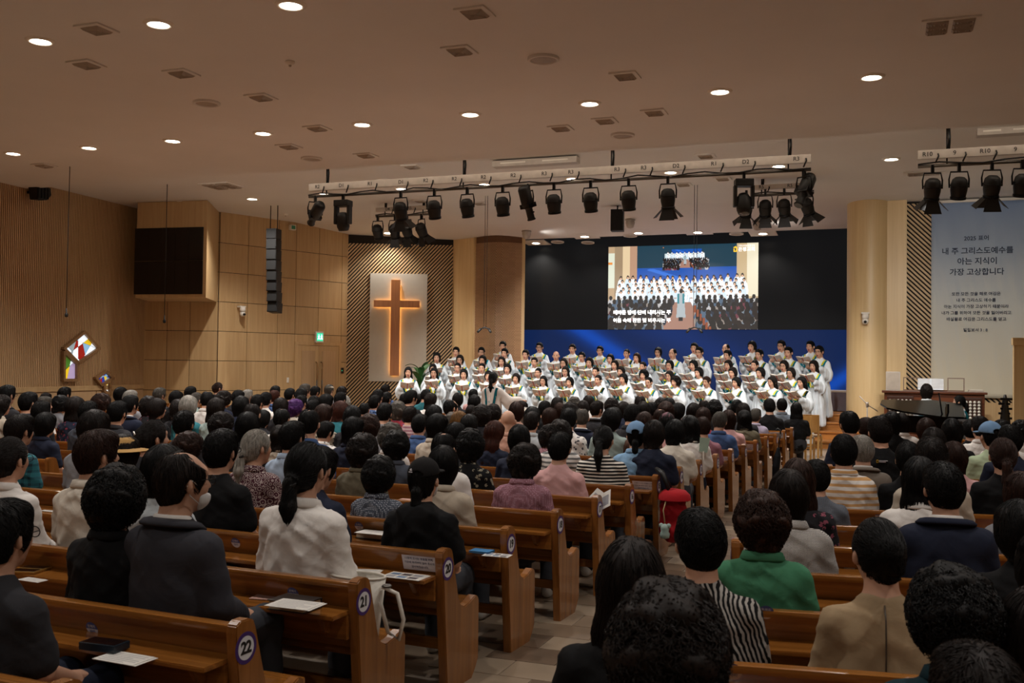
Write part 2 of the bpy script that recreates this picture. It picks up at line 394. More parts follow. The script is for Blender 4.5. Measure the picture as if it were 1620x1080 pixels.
# live picture on the screen: a flat print drawn as coloured cells
c00 = on_y(963, 391.5, YLED); c11 = on_y(1199, 521.5, YLED); WX = c11.x - c00.x; WZ = WX * 9 / 16; ZB = zsplit + .01
NX, NZ = 320, 180
img = np.zeros((NZ, NX, 3)); rng = np.random.RandomState(3)
def rect(x0, x1, y0, y1, c): img[int(y0 * NZ):max(int(y1 * NZ), int(y0 * NZ) + 1), int(x0 * NX):max(int(x1 * NX), int(x0 * NX) + 1)] = srgb(c)[:3]
yy, xx = np.mgrid[0:NZ, 0:NX]; yy = (yy + .5) / NZ; xx = (xx + .5) / NX
def blob(x, y, rx, ry, c): img[((xx - x) / rx) ** 2 + ((yy - y) / ry) ** 2 < 1] = srgb(c)[:3]
def scene_picture(rx0, rx1, ry0, ry1, lvl):
    W_, H_ = rx1 - rx0, ry1 - ry0
    X = lambda u: rx0 + u * W_
    Y = lambda v: ry0 + v * H_
    def R_(a, b_, c, d, col): rect(X(a), X(b_), Y(c), Y(d), col)
    def B_(a, b_, c, d, col): blob(X(a), Y(b_), c * W_, d * H_, col)
    R_(0, 1, 0, 1, '#3a2a22'); R_(0, .2, 0, .7, '#b79a78'); R_(.86, 1, 0, .7, '#c4ab84'); R_(.93, 1, 0, .62, '#e6dcc0')
    R_(0, .045, .08, .5, '#d8dcc8'); R_(.045, .1, .0, .6, '#9b8468'); R_(0, .03, .19, .22, '#e08a3c'); R_(.1, .15, 0, .6, '#dcc39c'); R_(.15, .2, 0, .6, '#b58e74')
    R_(.2, .865, 0, .27, '#1c3c4c'); R_(.2, .865, .27, .6, '#1450a8')
    for k in range(20): B_(.3 + k * .012, .29 + k * .007, .03, .012, '#2f6fd0')
    if lvl == 0: scene_picture(X(.375), X(.675), Y(-.03), Y(.27), 1)
    else: R_(.38, .66, 0, .2, '#9fd0e8')
    R_(.05, .93, .45, .68, '#c8d4d6') if lvl else None
    n0 = [19, 18, 17, 17, 16] if lvl == 0 else [9, 9, 9, 0, 0]
    for r, n in enumerate(n0):
        for k in range(n):
            u = .065 + r * -.002 + (k + .5 + .3 * (r % 2)) * .86 / n + rng.uniform(-.008, .008); v = .385 + .042 * r + (.03 * abs(u - .5)) * (r < 2) * -1 + rng.uniform(-.008, .008)
            B_(u, v + .13, .026, .12, ['#eef6fa', '#d3e3ee', '#f6fbff'][k % 3]); B_(u - .012, v + .15, .004, .08, '#bcd0de'); B_(u, v, .0095, .024, '#1b1512'); B_(u, v + .01, .0065, .015, '#d8ab8c'); B_(u, v + .085, .011, .009, '#b9a49a')
    R_(0, .44, .76, 1, '#3b231a'); R_(.58, 1, .76, 1, '#6b3a24')
    m_ = (xx > X(.5) - (.045 + .12 * np.clip((yy - Y(.68)) / (.32 * H_), 0, 1)) * W_) & (xx < X(.52) + (.045 + .09 * np.clip((yy - Y(.68)) / (.32 * H_), 0, 1)) * W_) & (yy > Y(.68)) & (yy < Y(1)); img[m_] = srgb('#a07868')[:3]
    for r in range(9):
        v = .62 + r * .046; n = 24 - r
        for k in range(n):
            u = (k + .5 + .4 * (r % 2)) / n + rng.uniform(-.012, .012)
            if .46 - r * .013 < u < .56 + r * .011: continue
            B_(u, v + .055, .02 + r * .0022, .045 + r * .002, ['#23232b', '#b8b6b8', '#4a6076', '#6b3340', '#18171c', '#7a8692', '#1f2a3a', '#8f857e'][rng.randint(8)])
            B_(u, v, .0115 + r * .0013, .028 + r * .003, ['#0e0b0b', '#15100e', '#1d1411'][rng.randint(3)])
    for r in range(6): R_(.585 + r * .02, .6 + r * .02, .72 + r * .05, .8 + r * .05, '#8c4526')
    B_(.5, .6, .028, .035, '#b9c0c4'); img[(np.abs(xx - X(.5)) < (.02 + .012 * (yy - Y(.58)) / (.3 * H_)) * W_) & (yy > Y(.58)) & (yy < Y(.86))] = srgb('#a9b2b6')[:3]
    R_(.478, .488, .58, .7, '#1f7f8a'); R_(.512, .522, .58, .7, '#1f7f8a'); B_(.5, .545, .012, .03, '#120e0e'); R_(.485, .515, .86, .9, '#15151a')
scene_picture(0, 1, 0, 1, 0)
V = [(c00.x + i / NX * WX, 0, ZB + WZ - j / NZ * WZ) for j in range(NZ + 1) for i in range(NX + 1)]
FC = [(j * (NX + 1) + i, (j + 1) * (NX + 1) + i, (j + 1) * (NX + 1) + i + 1, j * (NX + 1) + i + 1) for j in range(NZ) for i in range(NX)]
me = pydata(V, FC); at_ = me.attributes.new('Col', 'FLOAT_COLOR', 'FACE')
cols = np.ones((NX * NZ, 4), np.float32); cols[:, :3] = img.reshape(-1, 3); at_.data.foreach_set('color', cols.ravel())
m, b, t = base('screen_picture', .5); an = t.add('ShaderNodeAttribute', attribute_name='Col'); b.inputs['Base Color'].default_value = (.01, .01, .01, 1)
t.l.new(an.outputs['Color'], b.inputs['Emission Color']); b.inputs['Emission Strength'].default_value = 1.15
link('live_picture', me, m, led, (0, -.012, 0))
M_TXT = glow('screen_white_text', '#ffffff', 1.3)
for q, (s_, yy_) in enumerate((('메마른 땅에 단비 내리시는 주', .20), ('어둠 속에 환한 빛 비추시는 주', .105))):
    me = text_me(s_, .2, .002, 'LEFT', .004); wd = max(v.co.x for v in me.vertices); sc = WX * .395 / wd
    link('caption_text', me, M_TXT, led, M=Matrix.Translation((c00.x + WX * .038, -.03, ZB + WZ * yy_)) @ Matrix.Rotation(pi / 2, 4, 'X') @ Matrix.Scale(sc, 4))
me = text_me('은평교회', .16, .002, 'LEFT', .003); link('logo_text', me, M_TXT, led, M=Matrix.Translation((c00.x + WX * .872, -.03, ZB + WZ * .925)) @ Matrix.Rotation(pi / 2, 4, 'X') @ Matrix.Scale(WX * .105 / max(v.co.x for v in me.vertices), 4))
me = text_me('기독교대한성결교회', .06, .002, 'LEFT'); link('logo_text', me, M_TXT, led, M=Matrix.Translation((c00.x + WX * .872, -.03, ZB + WZ * .967)) @ Matrix.Rotation(pi / 2, 4, 'X') @ Matrix.Scale(WX * .105 / max(v.co.x for v in me.vertices), 4))
link('logo_mark', prism_me([(0, 0), (.1, 0), (.1, .13), (.06, .17), (.02, .14), (0, .14), (0, .11), (.07, .11), (.07, .03), (.03, .03), (.03, .09), (0, .09)], -.004, 0, 'y'), glow('logo_gold', '#f2c230', 1.2), led, (c00.x + WX * .842, -.028, ZB + WZ * .9))
# right side: round column, pier, stripes, banner wall
YR = 25.3
pc = on_y(1373, 560, YR); cl = on_y(1337, 560, YR - .3); cr_ = on_y(1411, 560, YR - .3); rc = (cr_.x - cl.x) / 2 * .97
ccx, ccy = (cl.x + cr_.x) / 2, YR + .1
co = link('wall_column', lathe_me([(rc, 0), (rc, 5.9)], 40), W_COL, None, (ccx, ccy, 0)); tag(co, kind='structure')
zc_ = on_y(1373, 319, ccy - rc).z
pr0 = on_y(1409, 560, YR - .2).x; pr1 = on_y(1434, 560, YR - .2).x; pr2 = on_y(1472, 560, YR - .15).x
tag(link('wall_right_pier', boxm(pr0 - .3, pr1, YR - .2, YR + .3, 0, 5.9), W_COL), kind='structure')
wr = link('wall_front_right', boxm(pr1 - .1, 11, YR, YR + .3, 0, 5.9), M_BACK); tag(wr, kind='structure')
MR = Matrix.Translation((pr1, YR, 0)); slats(wr, 11 - pr1, 1.05, 5.7, .08, .042, radians(-45), MR, W_SLAT)
link('wainscot', boxm(pr1, 11, YR - .07, YR, 0, 1.05), W_PANEL, wr)
tag(link('wall_right', boxm(XR, XR + .3, -4.5, 29, 0, 6.1), W_RIB), kind='structure')
tag(link('wall_back', boxm(-21, 11, -4.8, -4.5, 0, 6.1), W_PANEL), kind='structure')
tag(link('wall_stage_back', boxm(-21, 11, 29.5, 29.8, 0, 6.1), M_BACK), kind='structure')
# stage steps and platform
XS0, XS1 = on_y(600, 560, 24).x, on_y(1410, 640, 24).x
EDG = [23.2, 24.0, 24.8, 25.6]; RIS = [.17, .34, .51, .68]
st = tag(empty('stage_platform', ((XS0 + XS1) / 2, 23.2, 0)), kind='structure')
for i, (y0, z) in enumerate(zip(EDG, RIS)):
    y1 = EDG[i + 1] + .02 if i < 3 else 29.05
    link('step_riser', boxm(XS0, XS1, y0, y1, 0, z - .04), W_STEP, st, (-(XS0 + XS1) / 2, -23.2, 0))
    link('step_tread', boxm(XS0, XS1, y0 - .03, y1 + .02, z - .04, z, .008), W_STEP, st, (-(XS0 + XS1) / 2, -23.2, 0))
# banner
bz = YR - .14
bl = on_y(1473, 500, bz).x; bt = on_y(1550, 318, bz).z; bb = on_y(1540, 629, bz).z; br = on_y(1652, 400, bz).x
ban = tag(empty('hanging_banner', ((bl + br) / 2, bz, bb)), 'pale hanging fabric banner with large Korean lettering', 'banner')
def ban_loc(x, z): return (x - (bl + br) / 2, 0, z - bb)
V = []; Fq = []; NXB, NZB = 24, 40
for j in range(NZB + 1):
    for i in range(NXB + 1):
        x = bl + (br - bl) * i / NXB; z = bb + (bt - bb) * j / NZB
        V.append(ban_loc(x, z)[0:1] + (.012 * sin(i * 1.1 + .25 * j) * (1 - j / NZB) - .01, z - bb))
for j in range(NZB):
    for i in range(NXB): a = j * (NXB + 1) + i; Fq.append((a, a + 1, a + NXB + 2, a + NXB + 1))
m, b, t = base('banner_cloth', .85); tc = t.add('ShaderNodeTexCoord'); sp = t.add('ShaderNodeSeparateXYZ'); t.l.new(tc.outputs['Generated'], sp.inputs[0])
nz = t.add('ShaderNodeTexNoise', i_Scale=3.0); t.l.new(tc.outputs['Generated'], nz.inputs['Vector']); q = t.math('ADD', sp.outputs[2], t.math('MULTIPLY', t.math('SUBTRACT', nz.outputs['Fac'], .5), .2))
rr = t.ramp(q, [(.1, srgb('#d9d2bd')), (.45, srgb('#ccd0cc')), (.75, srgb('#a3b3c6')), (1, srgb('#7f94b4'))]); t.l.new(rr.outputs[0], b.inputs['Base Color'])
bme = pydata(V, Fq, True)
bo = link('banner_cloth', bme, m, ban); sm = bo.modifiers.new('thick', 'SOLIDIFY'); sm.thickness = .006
link('banner_rod', tube_me([(-(br - bl) / 2 - .05, -.01, bt - bb + .02), ((br - bl) / 2, -.01, bt - bb + .02)], .035), M_WHITE, ban)
M_INK = plain('banner_ink', '#2c3a50', .7)
for s_, px, py, wpx in (('2025 표어', 1545, 377, 39), ('내 주 그리스도예수를', 1546, 397, 112), ('아는 지식이', 1546, 413.5, 62), ('가장 고상합니다', 1545, 430.5, 86),
                        ('또한 모든 것을 해로 여김은', 1544, 465, 77), ('내 주 그리스도 예수를', 1544, 475, 62), ('아는 지식이 가장 고상하기 때문이라', 1544, 485, 102),
                        ('내가 그를 위하여 모든 것을 잃어버리고', 1544, 495, 110), ('배설물로 여김은 그리스도를 얻고', 1544, 505, 94), ('빌립보서 3 : 8', 1543, 522, 38)):
    p = on_y(px, py, bz - .03); me = text_me(s_, .2, .002, 'CENTER', .003)
    tw = on_y(px + wpx / 2, py, bz).x - on_y(px - wpx / 2, py, bz).x; sc = tw / (max(v.co.x for v in me.vertices) - min(v.co.x for v in me.vertices))
    link('banner_text', me, M_INK, ban, M=Matrix.Translation((p.x - (bl + br) / 2, -.035, p.z - bb)) @ Matrix.Rotation(pi / 2, 4, 'X') @ Matrix.Scale(sc, 4))
# ------------------------------------------------------------------ wall furniture on the left
mbz0 = hgt(213, 470, 25.2)
A_, B_, C_ = at(213, 25.4), at(324, 24.9), at(342, 26.8)
mb = tag(empty('video_wall_box', tuple(at(260, 25.5, mbz0))), 'wooden wall box with dark square video screen high in corner', 'screen')
V = [Vector((p.x, p.y, z)) for z in (mbz0, 5.8) for p in (A_, B_, C_, LA + (LA - LB).normalized() * -.1)]
off = Vector(mb.location)
link('housing', pydata([v - off for v in V], [(0, 3, 2, 1), (4, 5, 6, 7), (0, 1, 5, 4), (1, 2, 6, 5), (2, 3, 7, 6), (3, 0, 4, 7)]), W_PANEL, mb)
dAB = (B_ - A_).normalized(); nAB = Vector((dAB.y, -dAB.x, 0)); Lm = (B_ - A_).length
def uAB(px, py): p = on_plane(px, py, A_, nAB); return (p - A_).dot(dAB), p.z
s0, z1_ = uAB(214.5, 361); s1, z0_ = uAB(320.5, 465); nc = 5
M_SCR = plain('dark_screen_tile', '#17120f', .3)
for i in range(nc):
    for j in range(2):
        cw = (s1 - s0) / nc; ch = (z1_ - z0_) / 2
        link('screen_panel', box_me(round(cw - .008, 3), .03, round(ch - .008, 3), .002), M_SCR, mb, tuple(A_ + dAB * (s0 + (i + .5) * cw) + nAB * .01 + Vector((0, 0, z0_ + j * ch)) - off), (0, 0, atan2(dAB.y, dAB.x)))
# hanging line array of eight cabinets
zt_ = hgt(430, 362, 25.6); zb_ = hgt(433, 494, 25.6); la0 = at(429, 25.6)
la = tag(empty('line_array_speaker', tuple(at(430, 25.6, zb_))), 'tall curved black line array loudspeaker hanging by wood wall', 'loudspeaker')
la.rotation_euler = (0, 0, TH - .25)
hh = (zt_ - zb_) / 8; yy_ = 0
for i in range(8):
    tl = -.01 - .014 * i; z = zt_ - zb_ - (i + .5) * hh; yy_ += .5 * hh * sin(-tl)
    c = link('speaker_cabinet', box_me(.28, .3, round(hh - .006, 3), .008), M_BLACK, la, M=Matrix.Translation((0, yy_, z - hh / 2)) @ Matrix.Rotation(tl, 4, 'X'))
    link('grille', box_me(.26, .012, round(hh - .03, 3), .002), plain('speaker_grille', '#060606', .8), c, (0, -.156, .014)); yy_ += .5 * hh * sin(-tl)
for sx_ in (-.1, .1): link('hanging_cable', tube_me([(sx_, 0, zt_ - zb_ - .05), (sx_, 0, 5.8 - zb_)], .012, 6), M_DKMETAL, la)
def ptz(p, rz, label):
    e = tag(empty('ptz_camera', p, rz), label, 'camera')
    link('base_bracket', boxm(-.09, .09, -.02, .14, .1, .14, .01), M_WHITE, e); link('camera_body', lathe_me([(0, .1), (.07, .1), (.08, .03), (.07, -.02), (0, -.02)], 16), M_WHITE, e, (0, 0, 0))
    hd_ = link('camera_head', lathe_me([(0, -.15), (.05, -.14), (.075, -.09), (.07, -.03), (0, -.01)], 16), M_WHITE, e)
    link('lens', lathe_me([(0, .0), (.035, .0), (.03, .05), (0, .05)], 12), M_BLACK, hd_, M=Matrix.Translation((0, -.06, -.09)) @ Matrix.Rotation(pi / 2, 4, 'X'))
q = on_plane(384, 492, LB + nBC * .21, nBC); ptz(tuple(q), rzBC, 'small white camera mounted on the panelled wood wall'); 
q = on_y(1369, 503, ccy - rc - .12); ptz(tuple(q), 0, 'small white camera mounted on the round wooden column')
def wall_box(name, px, py, wpx, hpx, th, m, label, cat, P=LB, n=nBC, rz=rzBC, part=None):
    c = on_plane(px, py, P + n * .03, n); k = ((c - CP).length) / F
    e = tag(empty(name, tuple(c), rz), label, cat); w_ = wpx * k / max(.3, abs(ray(px, py).normalized().dot(n))); h_ = hpx * k
    link('housing', boxm(-w_ / 2, w_ / 2, -th, 0, -h_ / 2, h_ / 2, .008), m, e)
    if part: link(part[0], boxm(-w_ * part[2], w_ * part[2], -th - .008, -th, -h_ * part[3], h_ * part[3], .002), part[1], e)
    return e
M_EXIT = glow('exit_green', '#37d6a0', 1.0)
ex = wall_box('exit_sign', 504, 533, 12, 17, .06, M_WHITE, 'green glowing exit sign above the double door', 'sign', part=('glowing_face', M_EXIT, .38, .36))
bm = bmesh.new()
for sx_ in (-.05, .05):
    b_tube(bm, [(sx_, -.075, .03), (sx_ + .01, -.075, -.02), (sx_ + .035, -.075, -.07)], .012, 5); b_tube(bm, [(sx_, -.075, -.02), (sx_ - .03, -.075, -.07)], .012, 5); b_tube(bm, [(sx_ - .03, -.075, .01), (sx_ + .035, -.075, .02)], .009, 5)
    bmesh.ops.create_icosphere(bm, subdivisions=1, radius=.018, matrix=Matrix.Translation((sx_ + .005, -.075, .06)))
link('running_figure', mesh_of(bm), glow('exit_white', '#eafff6', 1.6), ex)
wall_box('exit_sign', 461, 360, 8, 8, .1, M_WHITE, 'small unlit exit sign under the ceiling beside hanging loudspeaker', 'sign', part=('green_face', plain('exit_face', '#3a8a6a', .5), .35, .35))
wall_box('wall_control_unit', 540, 586, 6, 9, .03, M_BLACK, 'small black control panel right of the double door', 'switch', part=('lit_button', M_EXIT, .08, .06))
wall_box('light_switch', 455, 601, 3, 8, .02, M_WHITE, 'small white light switch left of the double door', 'switch', part=('rocker', M_WHITE, .3, .3))
# stained glass windows in the left wall
def uL(px, py, off=.0): p = on_plane(px, py, LA + nl * off, nl); return ((p - LBACK).dot(dl), p.z)
GL = {k: glow('glass_' + k, c, p) for k, c, p in (('white', '#dfe9f0', 1.0), ('grey', '#9fb0b8', .5), ('yellow', '#e8c21c', .7), ('red', '#a81f16', .45), ('green', '#4d8a2c', .4), ('blue', '#1f3fae', .45), ('sky', '#8fc3ea', .6), ('violet', '#b9a6cf', .5))}
M_LEAD = plain('lead_came', '#191715', .5)
def clip(poly, a, b):
    out = []
    f = lambda p: (b[0] - a[0]) * (p[1] - a[1]) - (b[1] - a[1]) * (p[0] - a[0])
    for p, q in zip(poly, poly[1:] + poly[:1]):
        fp, fq = f(p), f(q)
        if fp >= 0: out.append(p)
        if (fp < 0) != (fq < 0): k = fp / (fp - fq); out.append((p[0] + (q[0] - p[0]) * k, p[1] + (q[1] - p[1]) * k))
    return out
def glass(win, poly, cuts, colors):
    pcs = [poly]
    for a, b in cuts:
        nx = []
        for p in pcs:
            for q in (clip(p, a, b), clip(p, b, a)):
                if len(q) > 2: nx.append(q)
        pcs = nx
    for i, p in enumerate(pcs):
        cx_ = sum(x for x, _ in p) / len(p); cz_ = sum(z for _, z in p) / len(p)
        q = [(cx_ + (x - cx_) * .93, cz_ + (z - cz_) * .93) for x, z in p]
        me = prism_me(q, .008, .028, 'y'); link('glass_pane', me, GL[colors[i % len(colors)]], win)
    link('lead_backing', prism_me(poly, .02, .05, 'y'), M_LEAD, win)
def frame_poly(win, poly, wd, d0, d1, m):
    cx_ = sum(x for x, _ in poly) / len(poly); cz_ = sum(z for _, z in poly) / len(poly)
    for (a, b), (c, e) in zip(poly, poly[1:] + poly[:1]):
        L = sqrt((c - a) ** 2 + (e - b) ** 2); bm = bmesh.new(); b_box(bm, -.02, L + .02, d0, d1, -wd / 2, wd / 2, .004)
        link('frame_bar', mesh_of(bm), m, win, M=Matrix.Translation((a, 0, b)) @ Matrix.Rotation(-atan2(e - b, c - a), 4, 'Y'))
W_WIN = wood('window_oak', '#7d5c3a', '#93704a', .5, 'z')
for wi, (pA, pB) in enumerate((([(131, 525), (98.5, 551), (121, 574), (154, 551)], [(98.5, 557), (119.5, 575), (119.5, 601), (98, 601)]), ([(165.5, 587), (149, 598), (158, 609), (176, 598)], [(162, 607), (171.5, 602), (171.5, 624), (162, 618)]))):
    win = tag(empty('window_%d' % (wi + 1), tuple(LBACK), rz_l), kind='structure')
    qa = [uL(*p, off=.03) for p in pA]; qb = [uL(*p, off=.03) for p in pB]
    win.location = tuple(LBACK + nl * .05)
    ca = (sum(x for x, _ in qa) / 4, sum(z for _, z in qa) / 4); cb_ = (sum(x for x, _ in qb) / 4, sum(z for _, z in qb) / 4)
    ext = lambda c, ang, o=0: ((c[0] + o * -sin(ang) - cos(ang), c[1] + o * cos(ang) - sin(ang)), (c[0] + o * -sin(ang) + cos(ang), c[1] + o * cos(ang) + sin(ang)))
    R_ = .5 if wi == 0 else .22
    glass(win, qa, [ext(ca, .5, .12 * R_), ext(ca, 1.9, -.25 * R_), ext(ca, 2.5, .5 * R_), ext(ca, 1.2, .4 * R_), ext(ca, 2.9, -.3 * R_), ext(ca, .9, -.5 * R_), ext(ca, 1.6, .15 * R_)], ['white', 'grey', 'white', 'red', 'white', 'sky', 'white', 'yellow', 'white', 'grey', 'white'] if wi == 0 else ['blue', 'blue', 'yellow', 'grey', 'sky', 'blue', 'red'])
    glass(win, qb, [ext(cb_, .6, .1 * R_), ext(cb_, 1.3, 0), ext(cb_, 2.2, -.5 * R_), ext(cb_, .3, .8 * R_), ext(cb_, 2.6, .5 * R_), ext(cb_, 1.0, -.6 * R_)], ['white', 'green', 'white', 'sky', 'yellow', 'white', 'violet', 'white', 'grey'] if wi == 0 else ['yellow', 'grey', 'yellow', 'white'])
    for q in (qa, qb): frame_poly(win, q, .07, -.06, .06, W_WIN)
# hanging microphones over the hall
for px, y0, y1, Y in ((107, 247, 497, 15.5), (262, 288, 507, 18.5)):
    p = on_y(px, y0, Y); q = on_y(px - 2, y1, Y); zc = Z1 if Y < Y1 else Z2
    e = tag(empty('hanging_microphone', tuple(q)), 'thin cable microphone hanging ' + ('in front of the left wall' if px < 200 else 'before the dark corner screen'), 'microphone')
    link('cable', tube_me([(0, 0, 0), (0, 0, zc - q.z)], .008, 5), M_BLACK, e); link('capsule', lathe_me([(0, -.06), (.03, -.05), (.035, 0), (.015, .03), (.012, .12), (0, .13)], 10), M_BLACK, e)
for px, y0, y1, Y, lb in ((767, 333, 521, 22.0, 'before the curved slatted wall'), (1099, 318, 521, 22.0, 'before the live picture')):
    q = on_y(px, y1, Y); e = tag(empty('stereo_microphone_bar', tuple(q)), 'pair of small microphones hanging on twin cables ' + lb, 'microphone')
    for s_ in (-.03, .03): link('cable', tube_me([(s_, 0, .03), (s_, 0, Z2 - q.z)], .006, 5), M_BLACK, e)
    link('crossbar', tube_me([(-.14, 0, 0), (0, 0, .05), (.14, 0, 0)], .018, 6), M_BLACK, e)
    for s_ in (-1, 1): link('microphone_head', tube_me([(.1 * s_, 0, .02), (.17 * s_, -.05, -.07)], .028, 8), M_BLACK, e)
# small black bracketed speaker high on the left wall
q = on_plane(62, 306, LA + nl * .3, nl); e = tag(empty('wall_loudspeaker', tuple(q), rz_l), 'small black bracket fixture high on the left ribbed wall', 'loudspeaker')
link('cabinet', prism_me([(-.22, .16), (.22, .16), (.26, .0), (.12, -.14), (-.16, -.16)], -.12, .12, 'y', .01), M_BLACK, e); link('wall_arm', boxm(-.05, .05, .1, .3, .0, .06, .005), M_DKMETAL, e)
for i in range(4): link('grille_bar', boxm(-.18 + i * .1, -.15 + i * .1, -.135, -.12, -.12, .14), M_DKMETAL, e)
# ------------------------------------------------------------------ ceiling fixtures
n3 = Vector((0, (Z2 - Z3), (Y3 - Y2))).normalized()
def ceil_pt(x, y):
    p = on_z(x, y, Z1)
    if p.y < Y1: return p, 0.0
    p = on_z(x, y, Z2)
    if p.y < Y2: return p, 0.0
    return on_plane(x, y, (0, Y2, Z2), n3), -atan2(Z2 - Z3, Y3 - Y2)
def spot(p, aim, watts, angle, blend=.6, col=(1, .945, .885), rad=.06, parent=None):
    l = bpy.data.lights.new('lamp', 'SPOT'); l.energy = watts; l.spot_size = radians(angle); l.spot_blend = blend; l.color = col; l.shadow_soft_size = rad
    o = bpy.data.objects.new('lamp_light', l); COL.objects.link(o); d = (Vector(aim) - Vector(p)).normalized()
    o.rotation_euler = d.to_track_quat('-Z', 'Y').to_euler(); o.location = p
    if parent: o.parent = parent; o.matrix_parent_inverse = parent.matrix_world.inverted()
    return o
ring_me = lathe_me([(.10, 0), (.10, -.02), (.13, -.02), (.145, 0)], 24); disc_me = lathe_me([(0, -.004), (.1, -.004)], 24, False)
plate_me = box_me(.62, .62, .02, .004)
def downlight(px, py, label, watts, square=False, sc=1.0):
    p, tl = ceil_pt(px, py)
    e = tag(empty('ceiling_downlight', tuple(p), 0, sc * 1.2), label, 'ceiling light', 'round recessed ceiling downlights'); e.rotation_euler = (tl, 0, 0)
    link('trim_ring', ring_me, M_WHITE, e); link('lamp_disc', disc_me, M_LAMP, e)
    if square: link('mounting_plate', plate_me, M_CEIL, e, (0, 0, -.003))
    spot(tuple(p + Vector((0, 0, -.06))), p + Vector((0, 0, -3)), watts, 125, .75)
    return p
R1_ = [(64, 64), (251, 37), (460, 7)]
R2_ = [(21, 242), (141, 233), (273, 222), (416, 210), (573, 196), (744, 180), (933, 163), (1139, 144), (1379, 121)]
R3_ = [(289, 319), (399, 314), (512, 305), (635, 298), (766, 291), (905, 282), (1061, 272), (1232, 262), (1410, 251)]
R4_ = [(614, 368), (848, 384), (925, 373.5), (1010, 368), (1104, 367), (1207, 369)]
for i, (x, y) in enumerate(R1_): downlight(x, y, 'round ceiling downlight, %s from left in the topmost row' % ORD[i + 1], HOUSE_W)
for i, (x, y) in enumerate(R2_): downlight(x, y, 'round ceiling downlight, %s from left in the long middle row' % ORD[i + 1], HOUSE_W)
for i, (x, y) in enumerate(R3_): downlight(x, y, 'round ceiling downlight, %s from left in row behind the truss' % ORD[i + 1], HOUSE_W * 1.3)
for i, (x, y) in enumerate(R4_): downlight(x, y, 'square-plate downlight over the choir, %s from left' % ORD[i + 1], SOFFIT_W * (.3 if i == 0 else 1), True)
# house lights that carry on out of view over and behind the camera
p0 = ceil_pt(744, 180)[0]
for yy_ in (8.5, 4.2, -.2):
    for xx_ in (-16, -12.8, -9.6, -6.4, -3.2, 0, 3.2, 6.4):
        if yy_ == 8.5 and -13 < xx_ < -6: continue
        p = Vector((xx_, yy_, Z1)); u_ = proj(p)
        if u_[2] > 0 and -20 < u_[0] < 1640 and u_[1] > -15: continue
        e = tag(empty('ceiling_downlight', tuple(p)), 'round recessed downlight above the rear pews', 'ceiling light', 'rear ceiling downlights'); link('trim_ring', ring_me, M_WHITE, e); link('lamp_disc', disc_me, M_LAMP, e)
        spot(tuple(p + Vector((0, 0, -.06))), p + Vector((0, 0, -3)), HOUSE_W * (.5 if yy_ > 2 else .3), 125, .75)
# ceiling vents and speakers
def vent_parts(e, w_, d_, nx, ny, m):
    link('vent_frame', prism_me([(-w_ / 2, -d_ / 2), (w_ / 2, -d_ / 2), (w_ / 2, d_ / 2), (-w_ / 2, d_ / 2)], -.02, 0, 'z'), M_CEIL, e)
    for i in range(nx):
        for j in range(ny):
            cw, cd = (w_ - .06) / nx, (d_ - .06) / ny
            cx_, cy_ = -w_ / 2 + .03 + (i + .5) * cw, -d_ / 2 + .03 + (j + .5) * cd
            r0 = min(cw, cd) * .42
            bm = bmesh.new()
            for q in (1.0, .72, .44):
                b_lathe(bm, [(cw * .60 * q, -.022), (cw * .60 * q - .03, -.045), (cw * .6 * q - .05, -.022)], 4, Matrix.Translation((cx_, cy_, 0)) @ Matrix.Diagonal((1, cd / cw, 1, 1)) @ Matrix.Rotation(pi / 4, 4, 'Z'))
            o = link('vent_louver', mesh_of(bm), m, e)
VENTS = [(153, 45), (137, 101), (287, 115), (751, 19), (727, 79), (989, 119), (887, 202), (957, 190), (1035, 177), (413, 153), (502, 202), (457, 231), (579, 245), (70, 261), (652, 263), (666, 317), (759, 321), (1116, 246), (1081, 291), (1143, 282), (323, 333)]
for i, (x, y) in enumerate(VENTS):
    p, tl = ceil_pt(x, y); e = tag(empty('ceiling_vent', tuple(p)), None, 'vent', 'square ceiling air vents')
    near = min(range(len(R2_ + R1_ + R3_)), key=lambda k: (x - (R2_ + R1_ + R3_)[k][0]) ** 2 + (y - (R2_ + R1_ + R3_)[k][1]) ** 2)
    rr_ = ('middle', near) if near < 9 else (('topmost', near - 9) if near < 12 else ('truss', near - 12)); pt_ = (R2_ + R1_ + R3_)[near]
    e['label'] = ('square grey air vent at far right, behind the long bar' if (x, y) == (1143, 282) else 'square grey air vent %s and %s of %s downlight, %s row') % () if (x, y) == (1143, 282) else 'square grey air vent %s and %s of %s downlight, %s row' % ('far above' if y < pt_[1] - 45 else ('above' if y < pt_[1] else ('below' if y < pt_[1] + 45 else 'far below')), 'left' if x < pt_[0] else 'right', ORD[rr_[1] + 1], rr_[0])
    vent_parts(e, .36, .36, 1, 1, M_GREYV)
for x, y, w_, d_, nx, ny, lb in ((1503, 39, .6, .5, 2, 3, 'large six-cell pale air grille at the top right of ceiling'), (351, 293, .8, .7, 2, 3, 'large six-cell air grille above the dark corner screen'), (1462, 273, .8, .35, 1, 2, 'pale twin louvre grille near the right lighting bar')):
    p, tl = ceil_pt(x, y); e = tag(empty('ceiling_grille', tuple(p)), lb, 'vent'); vent_parts(e, w_, d_, nx, ny, M_GREYV)
